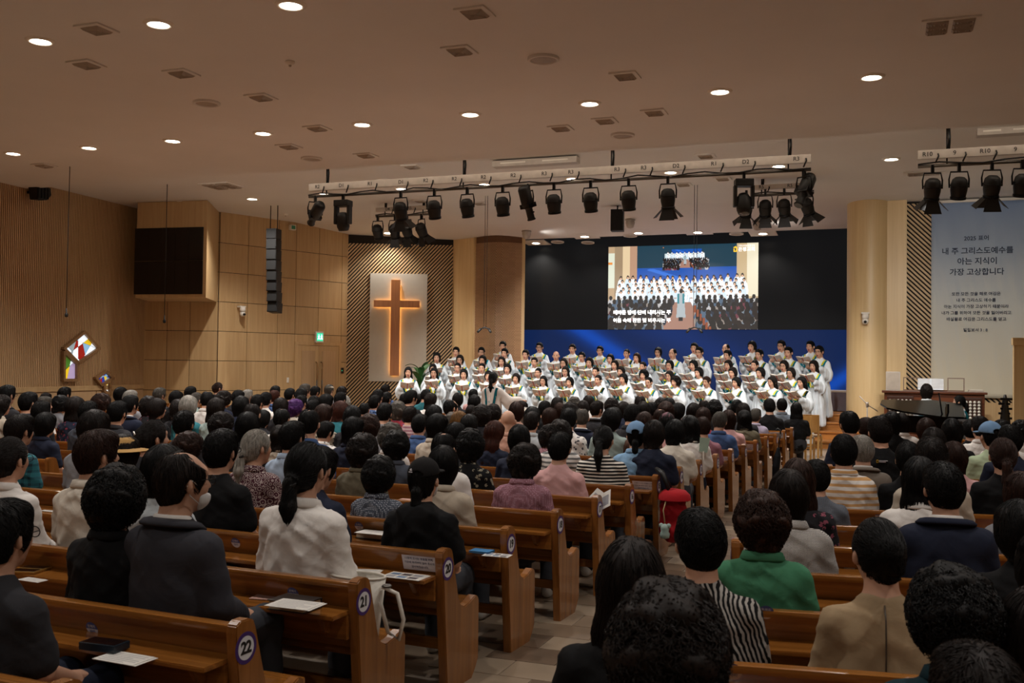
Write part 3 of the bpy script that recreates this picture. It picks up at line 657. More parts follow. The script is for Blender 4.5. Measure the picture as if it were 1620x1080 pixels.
for i, (x, y) in enumerate(((327, 162), (493, 250), (860, 92), (985, 213), (609, 285), (1052, 257), (997, 372), (930, 383), (1165, 369), (882, 382))):
    p, tl = ceil_pt(x, y); e = tag(empty('ceiling_speaker', tuple(p)), 'round grey ceiling loudspeaker grille, %s of ten from left' % ORD[1 + sorted([327, 493, 860, 985, 609, 1052, 997, 930, 1165, 882]).index(x)], 'loudspeaker', 'round ceiling speakers'); e.rotation_euler = (tl, 0, 0)
    link('rim', lathe_me([(.2, 0), (.2, -.03), (.17, -.035), (.16, -.02)], 20), M_CEIL, e); link('grille', lathe_me([(0, -.03), (.1, -.028), (.16, -.02)], 20), M_GREYV, e)
for i, (x, y) in enumerate(((459, 97), (452, 338))):
    p, tl = ceil_pt(x, y); e = tag(empty('smoke_detector', tuple(p)), ['small smoke detector in the dark near ceiling', 'small smoke detector near the hanging loudspeaker'][i], 'detector')
    link('base', lathe_me([(.06, 0), (.06, -.02), (.03, -.05), (0, -.05)], 14), M_WHITE, e); link('sensor_tip', lathe_me([(.02, -.05), (.015, -.07), (0, -.07)], 10), M_GREYV, e)
for i, (x, y) in enumerate(((833, 371), (997, 353), (1198, 356))):
    p, tl = ceil_pt(x, y - 6); e = tag(empty('dome_fixture', tuple(p)), 'grey cone fixture under the soffit, %s from left' % ORD[i + 1], 'ceiling fixture')
    spot(tuple(p + Vector((.3, .1, -.3))), p + Vector((1.4, .7, .1)), 9, 120, .8, (1, .95, .88), .1) if i != 1 else None; link('mount_plate', lathe_me([(.14, 0), (.14, -.03), (0, -.03)], 16), M_GREYV, e); link('cone_shell', lathe_me([(.12, -.03), (.13, -.1), (.09, -.22), (0, -.25)], 16), M_CHAN, e)
# box speaker under soffit
q = on_y(977, 330, 24.3); e = tag(empty('box_loudspeaker', (q.x, q.y, on_y(977, 366, 24.3).z), .15), 'black box loudspeaker hanging below the ceiling above the screen', 'loudspeaker'); zt_ = on_y(977, 332, 24.3).z - e.location.z
link('cabinet', boxm(-.16, .16, -.15, .15, 0, zt_, .02), M_BLACK, e); link('grille', boxm(-.14, .14, -.165, -.15, .03, zt_ - .03, .004), plain('speaker_grille', '#060606', .8), e); link('hanging_bracket', tube_me([(0, 0, zt_), (0, 0, Z2 - e.location.z)], .02), M_DKMETAL, e)

# ------------------------------------------------------------------ lighting bars and lanterns
can_prof = [(0, 0), (.1, 0), (.115, .03), (.13, .12), (.135, .22), (.115, .3), (.07, .34), (0, .35)]
ME_CAN = lathe_me(can_prof, 18); ME_LENS = lathe_me([(0, -.002), (.08, -.002)], 18, False); ME_RING = lathe_me([(.105, -.02), (.105, .02), (.125, .02), (.125, -.02), (.105, -.02)], 18)
ME_YOKE = tube_me([(-.15, 0, .16), (-.155, 0, .3), (-.13, 0, .42), (.13, 0, .42), (.155, 0, .3), (.15, 0, .16)], .014, 6)
ME_CLAMP = boxm(-.025, .025, -.03, .03, .42, .56, .008)
ME_DOOR = pydata([(-.085, 0, 0), (.085, 0, 0), (.14, 0, -.22), (-.14, 0, -.22), (-.085, .006, 0), (.085, .006, 0), (.14, .006, -.22), (-.14, .006, -.22)], [(0, 1, 2, 3), (7, 6, 5, 4), (0, 4, 5, 1), (1, 5, 6, 2), (2, 6, 7, 3), (3, 7, 4, 0)])
ME_FIN = lathe_me([(.118, .2), (.14, .2), (.14, .215), (.118, .215)], 18)
ME_TUBE = lathe_me([(0, -.3), (.075, -.3), (.085, -.28), (.07, -.26), (.07, -.08), (.1, -.04), (.12, .0), (.12, .3), (.09, .36), (0, .36)], 16)
M_LENSG = plain('lens_glass', '#39424a', .1)
M_LENSLIT = glow('lens_lit', '#ffe9cc', 3.0)
def lantern(P, kind, tilt, pan, label, lit=False, sc=1.0):
    e = tag(empty('stage_lantern', tuple(P), pan, sc), label, 'stage light', 'lanterns on the lighting bars')
    link('clamp', ME_CLAMP, M_DKMETAL, e, (0, 0, -.56)); 
    if kind == 'moving':
        link('base_box', boxm(-.16, .16, -.12, .12, -.26, -.13, .02), M_BLACK, e)
        ar = link('yoke_arm', boxm(-.18, -.12, -.07, .07, -.62, -.24, .02), M_BLACK, e); link('yoke_arm', boxm(.12, .18, -.07, .07, -.62, -.24, .02), M_BLACK, e)
        hd_ = link('head', lathe_me([(0, -.2), (.1, -.2), (.13, -.12), (.13, .08), (.08, .17), (0, .18)], 16), M_BLACK, e, M=Matrix.Translation((0, 0, -.55)) @ Matrix.Rotation(tilt, 4, 'X'))
        link('lens', lathe_me([(0, 0), (.09, 0)], 16, False), M_LENSG, hd_, (0, 0, -.203)); return e
    link('yoke', ME_YOKE, M_DKMETAL, e, (0, 0, -.56))
    Mb = Matrix.Translation((0, 0, -.4)) @ Matrix.Rotation(tilt, 4, 'X')
    if kind == 'profile':
        bd = link('barrel', ME_TUBE, M_BLACK, e, M=Mb); link('lens', lathe_me([(0, -.302), (.07, -.302)], 14, False), M_LENSG, bd); link('gate_box', boxm(-.13, .13, -.1, .1, -.06, .03, .01), M_DKMETAL, bd); link('focus_knob', tube_me([(0, 0, -.15), (.12, 0, -.15)], .015, 6), M_DKMETAL, bd); return e
    bd = link('housing', ME_CAN, M_BLACK, e, M=Mb @ Matrix.Translation((0, 0, -.17)))
    link('lens', ME_LENS, M_LENSLIT if lit else M_LENSG, bd); link('cooling_fin', ME_FIN, M_DKMETAL, bd); link('front_ring', ME_RING, M_DKMETAL, bd)
    if kind == 'doors':
        for k in range(4): link('barn_door', ME_DOOR, M_BLACK, bd, M=Matrix.Rotation(k * pi / 2, 4, 'Z') @ Matrix.Translation((0, -.1, -.01)) @ Matrix.Rotation(-.75 if k % 2 else -.35, 4, 'X'))
    return e
def bar(x0, x1, Y, ztop, hb_, label, rods, labels, plate=False):
    "pale cable channel with a pipe under it, hung from the ceiling"
    X0, X1 = on_y(x0, 300, Y).x, on_y(x1, 300, Y).x; zc = Z2
    e = tag(empty('lighting_bar', ((X0 + X1) / 2, Y, ztop)), label, 'lighting bar'); cx_ = (X0 + X1) / 2
    link('cable_channel', boxm(X0 - cx_, X1 - cx_, -.04, .04, -hb_, 0, .004), M_CHAN, e)
    link('pipe', tube_me([(X0 - cx_, -.02, -hb_ - .12), (X1 - cx_, -.02, -hb_ - .12)], .028, 8), M_METAL, e)
    bm = bmesh.new(); n = int((X1 - X0) / .3)
    b_tube(bm, [(X0 - cx_ + (X1 - X0) * i / n, -.05 + .02 * sin(i * 2.1), -hb_ - .09 + .03 * sin(i * 1.7)) for i in range(n + 1)], .014, 5)
    link('power_cable', mesh_of(bm, smooth=True), M_BLACK, e)
    for rx in rods:
        x = on_y(rx, 280, Y).x - cx_
        link('hanger_rod', tube_me([(x, 0, -hb_ - .14), (x, 0, zc - ztop)], .014, 6), M_DKMETAL, e)
        ch = link('hanger_chain', tube_me([(x + .03, 0, 0), (x + .04, 0, .2), (x + .03, 0, zc - ztop)], .022, 5), M_DKMETAL, e)
    for lx, tx in labels:
        x = on_y(lx, 280, Y).x - cx_
        link('circuit_number', text_me(tx, .1, .001, 'CENTER', .001), M_BLACK, e, M=Matrix.Translation((x, -.043, -hb_ / 2)) @ Matrix.Rotation(pi / 2, 4, 'X'))
        link('socket_tail', tube_me([(x + .16, -.045, -hb_ / 2), (x + .17, -.07, -hb_ * .8), (x + .12, -.05, -hb_ - .08)], .014, 5), M_BLACK, e)
    return e
YB = 17.75; zb1 = on_y(883, 268, YB).z; hb1 = .145
bar(490, 1283, YB, zb1, hb1, 'long pale lighting bar across the hall carrying black lanterns', [517, 733, 967, 1247], [(504, 'R2'), (542, 'D1'), (587, 'R1'), (636, 'D1'), (675, 'R2'), (720, 'R2'), (766, 'R2'), (813, 'R2'), (862, 'R3'), (904, 'R3'), (977, 'R3'), (1019, 'R3'), (1070, 'D2'), (1130, 'R1'), (1180, 'D2'), (1260, 'R3')])
def onbar(px, Y, z): p = on_y(px, 300, Y); return Vector((p.x, Y - .02, z))
zp1 = zb1 - hb1 - .1
L1 = [(500, 'profile', 1.05, .9), (544, 'moving', .2, 0), (635, 'doors', .35, 0), (688, 'can', .35, .1), (740, 'can', .3, -.1), (796, 'can', .3, 0), (836, 'profile', .35, -.5), (877, 'can', .3, 0), (935, 'can', .3, 0), (995, 'can', .3, 0), (1057, 'doors', .2, 0), (1177, 'moving', -.25, .3), (1272, 'profile', .55, 2.6)]
KN = dict(profile='long black profile spotlight', moving='black moving-head light', doors='black lantern with barn doors', can='black round lantern')
for i, (x, kd, tl, pn) in enumerate(L1): lantern(onbar(x, YB, zp1), kd, tl, pn, '%s, %s from left on the long bar' % (KN[kd], ORD[i + 1]))
YB2 = 22.3; zb2 = on_y(636, 327, YB2).z
bar(596, 682, YB2, zb2, .1, 'short lighting bar left of centre behind the long bar', [610, 670], [(615, 'D4'), (650, 'R5')])
for i, (x, kd) in enumerate(((599, 'can'), (626, 'doors'), (645, 'doors'), (668, 'doors'))): lantern(onbar(x, YB2, zb2 - .2), kd, .5, [.0, .2, -.2, -.5][i], '%s, %s from left on the short left bar' % (KN[kd], ORD[i + 1]))
zb3 = on_y(1238, 291, YB2 - .6).z
bar(1190, 1288, YB2 - .6, zb3, .1, 'short lighting bar right of centre behind the long bar', [1205, 1275], [(1205, 'R5'), (1250, 'R5')])
for i, x in enumerate((1181, 1211, 1241, 1277)): lantern(onbar(x, YB2 - .6, zb3 - .1), 'doors', .5, [.3, .1, -.1, -.6][i], 'black lantern with barn doors, %s from left on the short right bar' % ORD[i + 1])
zb4 = on_y(1536, 234, YB).z
bar(1452, 1660, YB, zb4, hb1, 'pale lighting bar at the far right with black lanterns', [1498, 1640], [(1467, 'R10'), (1510, '9'), (1558, 'R10'), (1606, '9')])
for i, (x, kd) in enumerate(((1475, 'doors'), (1517, 'can'), (1569, 'doors'), (1617, 'can'))): lantern(onbar(x, YB, zb4 - hb1 - .1), kd, .35, .2, '%s, %s from left on the far right bar' % (KN[kd], ORD[i + 1]))
# flat retracted winch housing above the long bar
for (x0, x1, y, lb) in ((782, 915, 266, 'flat pale winch housing above the long lighting bar'), (1545, 1640, 215, 'flat pale winch housing above the right lighting bar')):
    a = on_y(x0, y, YB + .5); c = on_y(x1, y, YB + .5); e = tag(empty('winch_housing', ((a.x + c.x) / 2, YB + .5, min(Z2 - .12, a.z))), lb, 'housing'); hw = (c.x - a.x) / 2
    link('body', boxm(-hw, hw, -.12, .12, 0, .12, .01), M_CHAN, e)
    for s_ in (-.5, .5): link('slot', boxm(hw * s_ - hw * .3, hw * s_ + hw * .3, -.125, -.118, .05, .08), M_WHITE, e)
# the light the lanterns throw on the choir
for px, tx in ((560, 700), (640, 760), (740, 900), (836, 800), (935, 1000), (1057, 1080), (1180, 1150), (1272, 1240)):
    spot(tuple(onbar(px, YB + .1, zp1 - .75)), on_y(tx, 590, 24.2), STAGE_W, 42, .6, (1, .95, .88), .1)
spot(tuple(onbar(1475, YB, zb4 - .9)), on_y(1480, 590, 24.0), STAGE_W * 1.2, 60, .7, (1, .95, .88), .1)
spot(tuple(onbar(1517, YB, zb4 - .9)), on_y(1545, 470, 25), STAGE_W * .9, 60, .7, (1, .95, .88), .1)
spot(tuple(onbar(500, YB, zp1 - .75)), on_y(630, 500, 26), STAGE_W * .25, 50, .7, (1, .9, .78), .1)
# ------------------------------------------------------------------ pews
AL, AR = radians(3.4), radians(8.4)
SPL, SPR = .837, .823
FL, FR = Vector((sin(AL), cos(AL), 0)), Vector((-sin(AR), cos(AR), 0))
DLr, DRr = Vector((-cos(AL), sin(AL), 0)), Vector((cos(AR), sin(AR), 0))
def pewL(n): return Vector((-2.33, 3.28, 0)) + FL * ((22 - n) * SPL)
def pewR(r):
    y = 3.57 - .65 * tan(AR) + r * SPR; x = -.9 + .055 * (y - 4.5)
    return Vector((x, y + (x + .9) * tan(AR), 0))
END = [(0, 0), (.29, 0), (.34, .05), (.375, .10), (.375, .43), (.36, .455), (.33, .465), (.26, .44), (.19, .43), (.145, .45), (.115, .50), (.045, .74), (.03, .775), (.0, .785), (-.05, .785), (-.072, .77), (-.075, .74)]
ME_END = prism_me(END, -.026, .026, 'x', .005)
ME_DISC = lathe_me([(0, .0), (.046, .0), (.046, .002), (0, .002)], 28, False); ME_DRING = lathe_me([(.046, 0), (.062, 0), (.062, .0015), (.046, .0015)], 28, False)
M_PURP = plain('purple_ring', '#3f2468', .4); M_PLATE = plain('plate_white', '#d8d8dc', .4, var=.02); M_INKB = plain('plate_black', '#111114', .5)
M_STBLUE = plain('sticker_blue', '#41508c', .4); M_STWH = plain('sticker_white', '#cfcad0', .45)
_pm = {}
def pew_mesh(L):
    L = round(L, 2)
    if L in _pm: return _pm[L]
    d = {}
    d['backrest'] = prism_me([(.075, .40), (.10, .40), (-.022, .75), (-.05, .75)], .02, L - .02, 'x')
    d['top_rail'] = boxm(.02, L - .02, -.062, -.002, .735, .765, .012)
    d['book_shelf'] = prism_me([(-.20, .62), (-.20, .64), (-.012, .64), (-.005, .62)], .02, L - .02, 'x', .004)
    d['shelf_apron'] = boxm(.02, L - .02, -.085, -.062, .51, .621, .003)
    d['seat'] = boxm(.02, L - .02, .06, .44, .395, .432, .012)
    d['seat_rail'] = boxm(.02, L - .02, .1, .13, .2, .26, .004)
    _pm[L] = d; return d
ME_BRK = prism_me([(-.17, .62), (-.01, .62), (.04, .48), (-.04, .5), (-.12, .55)], -.015, .015, 'x', .004)
ME_SUP = boxm(-.03, .03, .0, .34, 0, .40, .006)
TXT = {}
def num_me(n):
    if n not in TXT: TXT[n] = text_me(str(n), .066, .0008, 'CENTER', .0022, .92)
    return TXT[n]
def pew(P, rz, x0, L, near, number=None, label='', sgn=1):
    "pew from local x0 to x0+L; sgn = direction of the aisle end (+1 right end, -1 left end)"
    e = tag(empty('pew', tuple(P), rz), label, 'pew', 'varnished wooden pews in rows')
    d = pew_mesh(L)
    for k in ('backrest', 'book_shelf', 'seat', 'shelf_apron', 'seat_rail'):
        o = link(k, d[k], W_PEW, e, (x0, 0, 0))
        if k == 'backrest': link('top_rail', d['top_rail'], W_PEW, o)
    ends = [x0, x0 + L]
    for xe in ends:
        ed = link('end_panel', ME_END, W_PEWEND, e, (xe, 0, 0))
        if number and abs(xe - (x0 + L if sgn > 0 else x0)) < .01:
            rotp = Matrix.Translation((.0262 * sgn, -.018, .676)) @ Matrix.Rotation(pi / 2, 4, 'Z') @ Matrix.Rotation(pi / 2, 4, 'X') if sgn > 0 else Matrix.Translation((-.0262, -.018, .676)) @ Matrix.Rotation(-pi / 2, 4, 'Z') @ Matrix.Rotation(pi / 2, 4, 'X')
            tag(link('number_plate', ME_DISC, M_PLATE, ed, M=rotp)); link('plate_ring', ME_DRING, M_PURP, ed, M=rotp)
            link('number_text', num_me(number), M_INKB, ed, M=rotp @ Matrix.Translation((0, 0, .0025)))
    if near:
        for xe in (x0 + .12, x0 + L / 2, x0 + L - .12): link('shelf_bracket', ME_BRK, W_PEW, e, (xe, 0, 0))
        for xe in (x0 + L / 3, x0 + 2 * L / 3): link('seat_support', ME_SUP, W_PEWEND, e, (xe, 0, 0))
    return e
GAP = ((5.02, 5.8), (10.5, 11.3))
PEWS = {}
for n in range(4, 24):
    P = pewL(n)
    segs = [(0, 5.02), (5.8, 10.5), (11.3, 15.2)]
    for k, (a, b) in enumerate(segs):
        # only where the picture can see it
        pr = [proj(P + DLr * s_ + Vector((0, 0, .8))) for s_ in (a, b)]
        if pr[0][0] < -60 or pr[0][2] < 1: continue
        if (P + DLr * b).x < LBACK.lerp(LA, .5).x - 1 and k == 2: b = min(b, 14.2)
        lb = ['varnished wooden pew with end plate number %s' % NWORD[n], 'wooden pew beyond the centre aisle, level with pew %s' % NWORD[n], 'wooden pew by the left wall, level with pew %s' % NWORD[n]][k]
        PEWS['L', n, k] = pew(P + DLr * a, -AL, -(b - a), b - a, n > 12 and k == 0, n if k == 0 else None, lb, 1)
for r in range(-2, 16):
    P = pewR(r); L = 3.2 if r < 3 else (4.6 if r < 8 else 5.6)
    PEWS['R', r] = pew(P, AR, 0, L, r < 8, 20 - r, 'wooden pew right of the aisle, %s row from the back' % ORD[r + 3], -1)
# round seat stickers and notice cards on the pew backs
ME_ST1 = pydata([(0, 0, 0)] + [(.032 * cos(a * pi / 14), .032 * sin(a * pi / 14), 0) for a in range(15)], [(0, i, i + 1) for i in range(1, 15)])
ME_ST2 = pydata([(0, 0, 0)] + [(.032 * cos(pi + a * pi / 14), .032 * sin(pi + a * pi / 14), 0) for a in range(15)], [(0, i, i + 1) for i in range(1, 15)])
T1, T2 = text_me('은혜의', .0155, .0004), text_me('자리', .017, .0004)
SLOPE = atan2(.125, .35)
def back_frame(key, px, py):
    e = PEWS[key]; rz = e.rotation_euler.z; n = Vector((sin(rz), -cos(rz), 0)); P = Vector(e.location)
    # rear face of the backrest: from (.075,.40) to (-.05,.75)
    nn = Vector((0, -cos(SLOPE), -sin(SLOPE))); nn.rotate(Matrix.Rotation(rz, 3, 'Z')); q0 = P + Matrix.Rotation(rz, 3, 'Z') @ Vector((0, .075, .40))
    p = on_plane(px, py, q0, nn); loc = Matrix.Rotation(-rz, 3, 'Z') @ (p - P)
    return e, Matrix.Translation(loc) @ Matrix.Rotation(pi / 2 + SLOPE, 4, 'X') @ Matrix.Translation((0, 0, .0015))
def sticker(key, px, py):
    e, M = back_frame(key, px, py); bk = [c for c in e.children if c.name.startswith('backrest')][0]; M = Matrix.Translation(-bk.location) @ M
    link('seat_sticker', ME_ST1, M_STBLUE, bk, M=M); link('seat_sticker', ME_ST2, M_STWH, bk, M=M)
    link('sticker_text', T1, M_STWH, bk, M=M @ Matrix.Translation((0, .0115, .0006))); link('sticker_text', T2, M_STBLUE, bk, M=M @ Matrix.Translation((0, -.013, .0006)))
for k in ((('L', 22, 0), 146, 994), (('L', 21, 0), 464, 938), (('L', 20, 0), 373, 858), (('L', 20, 0), 53, 792), (('L', 19, 0), 568, 832), (('R', 1), 1212, 968), (('R', 0), 1160, 1062), (('R', 5), 1392, 815)): sticker(*k)
T3 = [text_me(s_, .018, .0004) for s_ in ('나중에 오시는 분들을 위해', '가운데 좌석부터 앉아 주시면', '감사하겠습니다.')]
ME_CARD = boxm(-.105, .105, -.045, .045, 0, .002, .0)
def notice(key, px, py):
    e, M = back_frame(key, px, py); bk = [c for c in e.children if c.name.startswith('backrest')][0]; M = Matrix.Translation(-bk.location) @ M
    link('notice_card', ME_CARD, M_STWH, bk, M=M)
    for i, t_ in enumerate(T3): link('notice_text', t_, plain('notice_ink', '#25305a', .5), bk, M=M @ Matrix.Translation((0, .025 - i * .025, .0026)) @ Matrix.Scale(.88, 4))
notice(('L', 20, 0), 664, 890); notice(('L', 15, 0), 1018, 768); notice(('L', 13, 0), 1086, 742); notice(('L', 11, 0), 1145, 727)
notice(('L', 9, 0), 1184, 707); notice(('L', 7, 0), 1228, 688)
# ------------------------------------------------------------------ implicit-surface modelling kit (one continuous skin per figure)
class Fld:
    def __init__(s, lo, hi, h):
        s.lo = np.array(lo, float); s.h = h; s.n = np.ceil((np.array(hi) - s.lo) / h).astype(int) + 1
        s.F = np.full(s.n, .08, np.float32)
    def _sub(s, lo, hi):
        a = np.maximum(((np.array(lo) - s.lo) / s.h).astype(int), 0); b = np.minimum(((np.array(hi) - s.lo) / s.h).astype(int) + 2, s.n)
        if (b <= a).any(): return None, None
        ax = [s.lo[i] + s.h * np.arange(a[i], b[i]) for i in range(3)]
        return (slice(a[0], b[0]), slice(a[1], b[1]), slice(a[2], b[2])), np.stack(np.meshgrid(*ax, indexing='ij'), -1).astype(np.float32)
    def _mix(s, sl, d, k, op):
        A = s.F[sl]
        if op == 'sub': d = -d
        if k <= 0: s.F[sl] = np.minimum(A, d) if op == 'add' else np.maximum(A, d); return
        hh = np.maximum(k - np.abs(A - d), 0) / k
        s.F[sl] = np.minimum(A, d) - hh * hh * k * .25 if op == 'add' else np.maximum(A, d) + hh * hh * k * .25
    def cone(s, a, b, ra, rb, k=.02, op='add', sq=None):
        a = np.array(a, float); b = np.array(b, float); r = max(ra, rb) + k + 4 * s.h; q = np.array(sq if sq else (1, 1, 1), float)
        sl, P = s._sub(np.minimum(a, b) - r * np.maximum(q, 1), np.maximum(a, b) + r * np.maximum(q, 1))
        if sl is None: return
        P = (P - a) / q; ab = (b - a) / q; t = np.clip((P @ ab) / max(ab @ ab, 1e-9), 0, 1)
        d = (np.linalg.norm(P - t[..., None] * ab, axis=-1) - (ra + t * (rb - ra))) * q.min(); s._mix(sl, d.astype(np.float32), k, op)
    def ell(s, c, r, k=.02, op='add', R=None):
        c = np.array(c, float); r = np.array(r, float); m = r.max() + k + 4 * s.h
        sl, P = s._sub(c - m, c + m)
        if sl is None: return
        P = P - c
        if R is not None: P = P @ np.array(R, np.float32)
        q = np.linalg.norm(P / r, axis=-1); g = np.linalg.norm(P / (r * r), axis=-1) + 1e-6
        s._mix(sl, (q * (q - 1) / g).astype(np.float32), k, op)
    def half(s, p, n, k=.01):
        "keep the side the normal points away from"
        n = np.array(n, float); n /= np.linalg.norm(n); sl, P = s._sub(s.lo, s.lo + s.h * s.n); s._mix(sl, ((P - np.array(p)) @ n).astype(np.float32) * -1, k, 'sub')
    def mesh(s):
        F_ = s.F; F_[0] = F_[-1] = .05; F_[:, 0] = F_[:, -1] = .05; F_[:, :, 0] = F_[:, :, -1] = .05
        S = F_ < 0; acc = np.zeros(np.array(F_.shape) - 1, np.int8); C8 = [(i, j, k) for i in (0, 1) for j in (0, 1) for k in (0, 1)]
        nx, ny, nz = F_.shape
        for i, j, k in C8: acc += S[i:nx - 1 + i, j:ny - 1 + j, k:nz - 1 + k]
        act = (acc > 0) & (acc < 8); idx = np.argwhere(act); I = np.full(act.shape, -1, np.int64); I[act] = np.arange(len(idx))
        val = {c: F_[idx[:, 0] + c[0], idx[:, 1] + c[1], idx[:, 2] + c[2]] for c in C8}
        Pn = np.zeros((len(idx), 3)); N = np.zeros(len(idx))
        for c in C8:
            for ax in range(3):
                if c[ax] == 0:
                    e = list(c); e[ax] = 1; e = tuple(e); fa, fb = val[c], val[e]; mk = (fa < 0) != (fb < 0); t = np.where(mk, fa / np.where(mk, fa - fb, 1), 0)
                    for q in range(3): Pn[:, q] += mk * (c[q] + (t if q == ax else 0))
                    N += mk
        V = s.lo + (idx + Pn / N[:, None]) * s.h; Q = []
        for ax in range(3):
            o1, o2 = [q for q in range(3) if q != ax]
            sa = [slice(1, -1)] * 3; sb = [slice(1, -1)] * 3; sa[ax] = slice(0, -1); sb[ax] = slice(1, None)
            A, B = S[tuple(sa)], S[tuple(sb)]; e = np.argwhere(A != B); flip = A[tuple(e.T)]
            base_ = e.copy(); base_[:, o1] += 1; base_[:, o2] += 1
            def cell(d1, d2): c = base_.copy(); c[:, o1] += d1; c[:, o2] += d2; return I[c[:, 0], c[:, 1], c[:, 2]]
            q = np.stack([cell(-1, -1), cell(0, -1), cell(0, 0), cell(-1, 0)], 1)
            if ax == 1: flip = ~flip
            q[~flip] = q[~flip][:, ::-1]; Q.append(q)
        return V, np.concatenate(Q)
    def grad(s, P):
        e = s.h; return np.stack([s.at(P + np.eye(3)[i] * e) - s.at(P - np.eye(3)[i] * e) for i in range(3)], -1) / (2 * e)
    def at(s, P):
        u = (P - s.lo) / s.h; u = np.clip(u, 0, np.array(s.n) - 1.001); i = u.astype(int); f = u - i; r = 0
        for a in (0, 1):
            for b in (0, 1):
                for c in (0, 1):
                    r = r + (f[:, 0] if a else 1 - f[:, 0]) * (f[:, 1] if b else 1 - f[:, 1]) * (f[:, 2] if c else 1 - f[:, 2]) * s.F[i[:, 0] + a, i[:, 1] + b, i[:, 2] + c]
        return r
def np_mesh(V, Q, smooth=True, col=None):
    me = bpy.data.meshes.new('m'); me.vertices.add(len(V)); me.vertices.foreach_set('co', np.asarray(V, np.float32).ravel())
    n = len(Q); kk = Q.shape[1]; me.loops.add(n * kk); me.loops.foreach_set('vertex_index', Q.astype(np.int32).ravel())
    me.polygons.add(n); me.polygons.foreach_set('loop_start', np.arange(0, n * kk, kk, dtype=np.int32)); me.polygons.foreach_set('loop_total', np.full(n, kk, np.int32))
    me.polygons.foreach_set('use_smooth', np.full(n, smooth)); me.update(calc_edges=True); me.validate()
    if col is not None:
        a = me.attributes.new('Col', 'FLOAT_COLOR', 'POINT'); c = np.ones((len(V), 4), np.float32); c[:, :3] = col; a.data.foreach_set('color', c.ravel())
    return me
def normals(V, Q):
    n = np.cross(V[Q[:, 2]] - V[Q[:, 0]], V[Q[:, 3]] - V[Q[:, 1]]); N = np.zeros_like(V)
    for i in range(4): np.add.at(N, Q[:, i], n)
    return N / (np.linalg.norm(N, axis=1)[:, None] + 1e-9)
def rotm(yaw, pitch): return np.array((Matrix.Rotation(yaw, 3, 'Z') @ Matrix.Rotation(pitch, 3, 'X')))
# ---- head, in its own frame (face towards +y), placed by R and c
def put_head(f, c, R, mouth=0.0, hair_off=0.0):
    w_ = lambda p: np.array(c) + R @ np.array(p, float)
    E = lambda p, r, k=.015, op='add': f.ell(w_(p), r, k, op, R)
    Cn = lambda a, b, ra, rb, k=.01, op='add': f.cone(w_(a), w_(b), ra, rb, k, op)
    E((0, -.012, .03), (.076, .096, .094), .01); E((0, .03, -.035), (.06, .066, .08), .03); E((0, .058, -.093), (.024, .022, .018), .025)
    E((.04, .055, -.015), (.026, .03, .03), .02); E((-.04, .055, -.015), (.026, .03, .03), .02)
    E((0, .07, .045), (.052, .02, .022), .03)
    for s_ in (-1, 1):
        E((s_ * .032, .098, .013), (.016, .012, .009), .012, 'sub'); E((s_ * .032, .074, .013), (.015, .015, .012), .004)
        E((s_ * .084, -.012, -.006), (.017, .015, .031), .008); E((s_ * .094, .002, -.002), (.008, .008, .017), .006, 'sub')
    Cn((0, .088, .018), (0, .106, -.018), .008, .0115, .012); E((.011, .096, -.022), (.008, .009, .007), .006); E((-.011, .096, -.022), (.008, .009, .007), .006)
    E((0, .089, -.053), (.024, .009, .007), .008); E((0, .087, -.066 - .012 * mouth), (.02, .009, .007), .008)
    if mouth: E((0, .102, -.06 - .006 * mouth), (.012, .018, .003 + .006 * mouth), .004, 'sub')
    Cn((0, -.03, -.06), (0, -.036, -.2), .052, .06, .03)
SKIN = np.array(srgb('#c2957c')[:3])
def head_colors(V, c, R, mouth=0.0):
    P = (V - np.array(c)) @ R; col = np.tile(SKIN, (len(V), 1)); x, y, z = P.T; ax_ = np.abs(x)
    def put(m_, cc): col[m_] = srgb(cc)[:3]
    front = y > .055
    put(front & (((ax_ - .032) / .015) ** 2 + ((z - .013) / .006) ** 2 < 1), '#3a2a24')
    put(front & (np.abs(z - .037 + (ax_ - .03) ** 2 * 6) < .0042) & (ax_ > .012) & (ax_ < .05), '#2b201b')
    put(front & (np.abs(x) < .026) & (z > -.076 - .014 * mouth) & (z < -.046), '#b0685c')
    if mouth: put((y > .04) & ((x / .012) ** 2 + ((z + .06 + .006 * mouth) / (.005 + .006 * mouth)) ** 2 < 1), '#54241e')
    hid = (z > .075) | ((y < -.02) & (z > -.03)); return col
def hand(f, wr, d, up, side, grip=.6, s=1.0):
    "palm, four fingers of unequal length with bends, and a thumb from the side of the palm"
    d = np.array(d, float); d /= np.linalg.norm(d); up = np.array(up, float); up -= d * (up @ d); up /= np.linalg.norm(up); sd = np.cross(d, up) * side; wr = np.array(wr, float)
    f.cone(wr, wr + d * .03 * s, .024 * s, .024 * s, .015)
    for i in range(4):
        o = (i - 1.5) * .019 * s; L = [.062, .074, .07, .055][i] * s; b0 = wr + d * .03 * s; k0 = wr + d * (.088 - .004 * abs(i - 1)) * s + sd * o
        f.cone(b0 + sd * o * .8, k0, .0135 * s, .0115 * s, .012)
        d1 = d * cos(grip * .7) - up * sin(grip * .7); k1 = k0 + d1 * L * .5; d2 = d * cos(grip * 1.6) - up * sin(grip * 1.6); k2 = k1 + d2 * L * .5
        f.cone(k0, k1, .0098 * s, .0092 * s, .004); f.cone(k1, k2, .0092 * s, .008 * s, .003)
    t0 = wr + d * .03 * s + sd * -.022 * s; t1 = t0 + (d * .6 - sd * .8 - up * .25) * .04 * s; t2 = t1 + (d * .9 - sd * .1 - up * .5) * .035 * s
    f.cone(t0, t1, .013 * s, .011 * s, .012); f.cone(t1, t2, .011 * s, .009 * s, .004)
HP = np.array((0, -.01, 1.055))      # neck pivot, seated
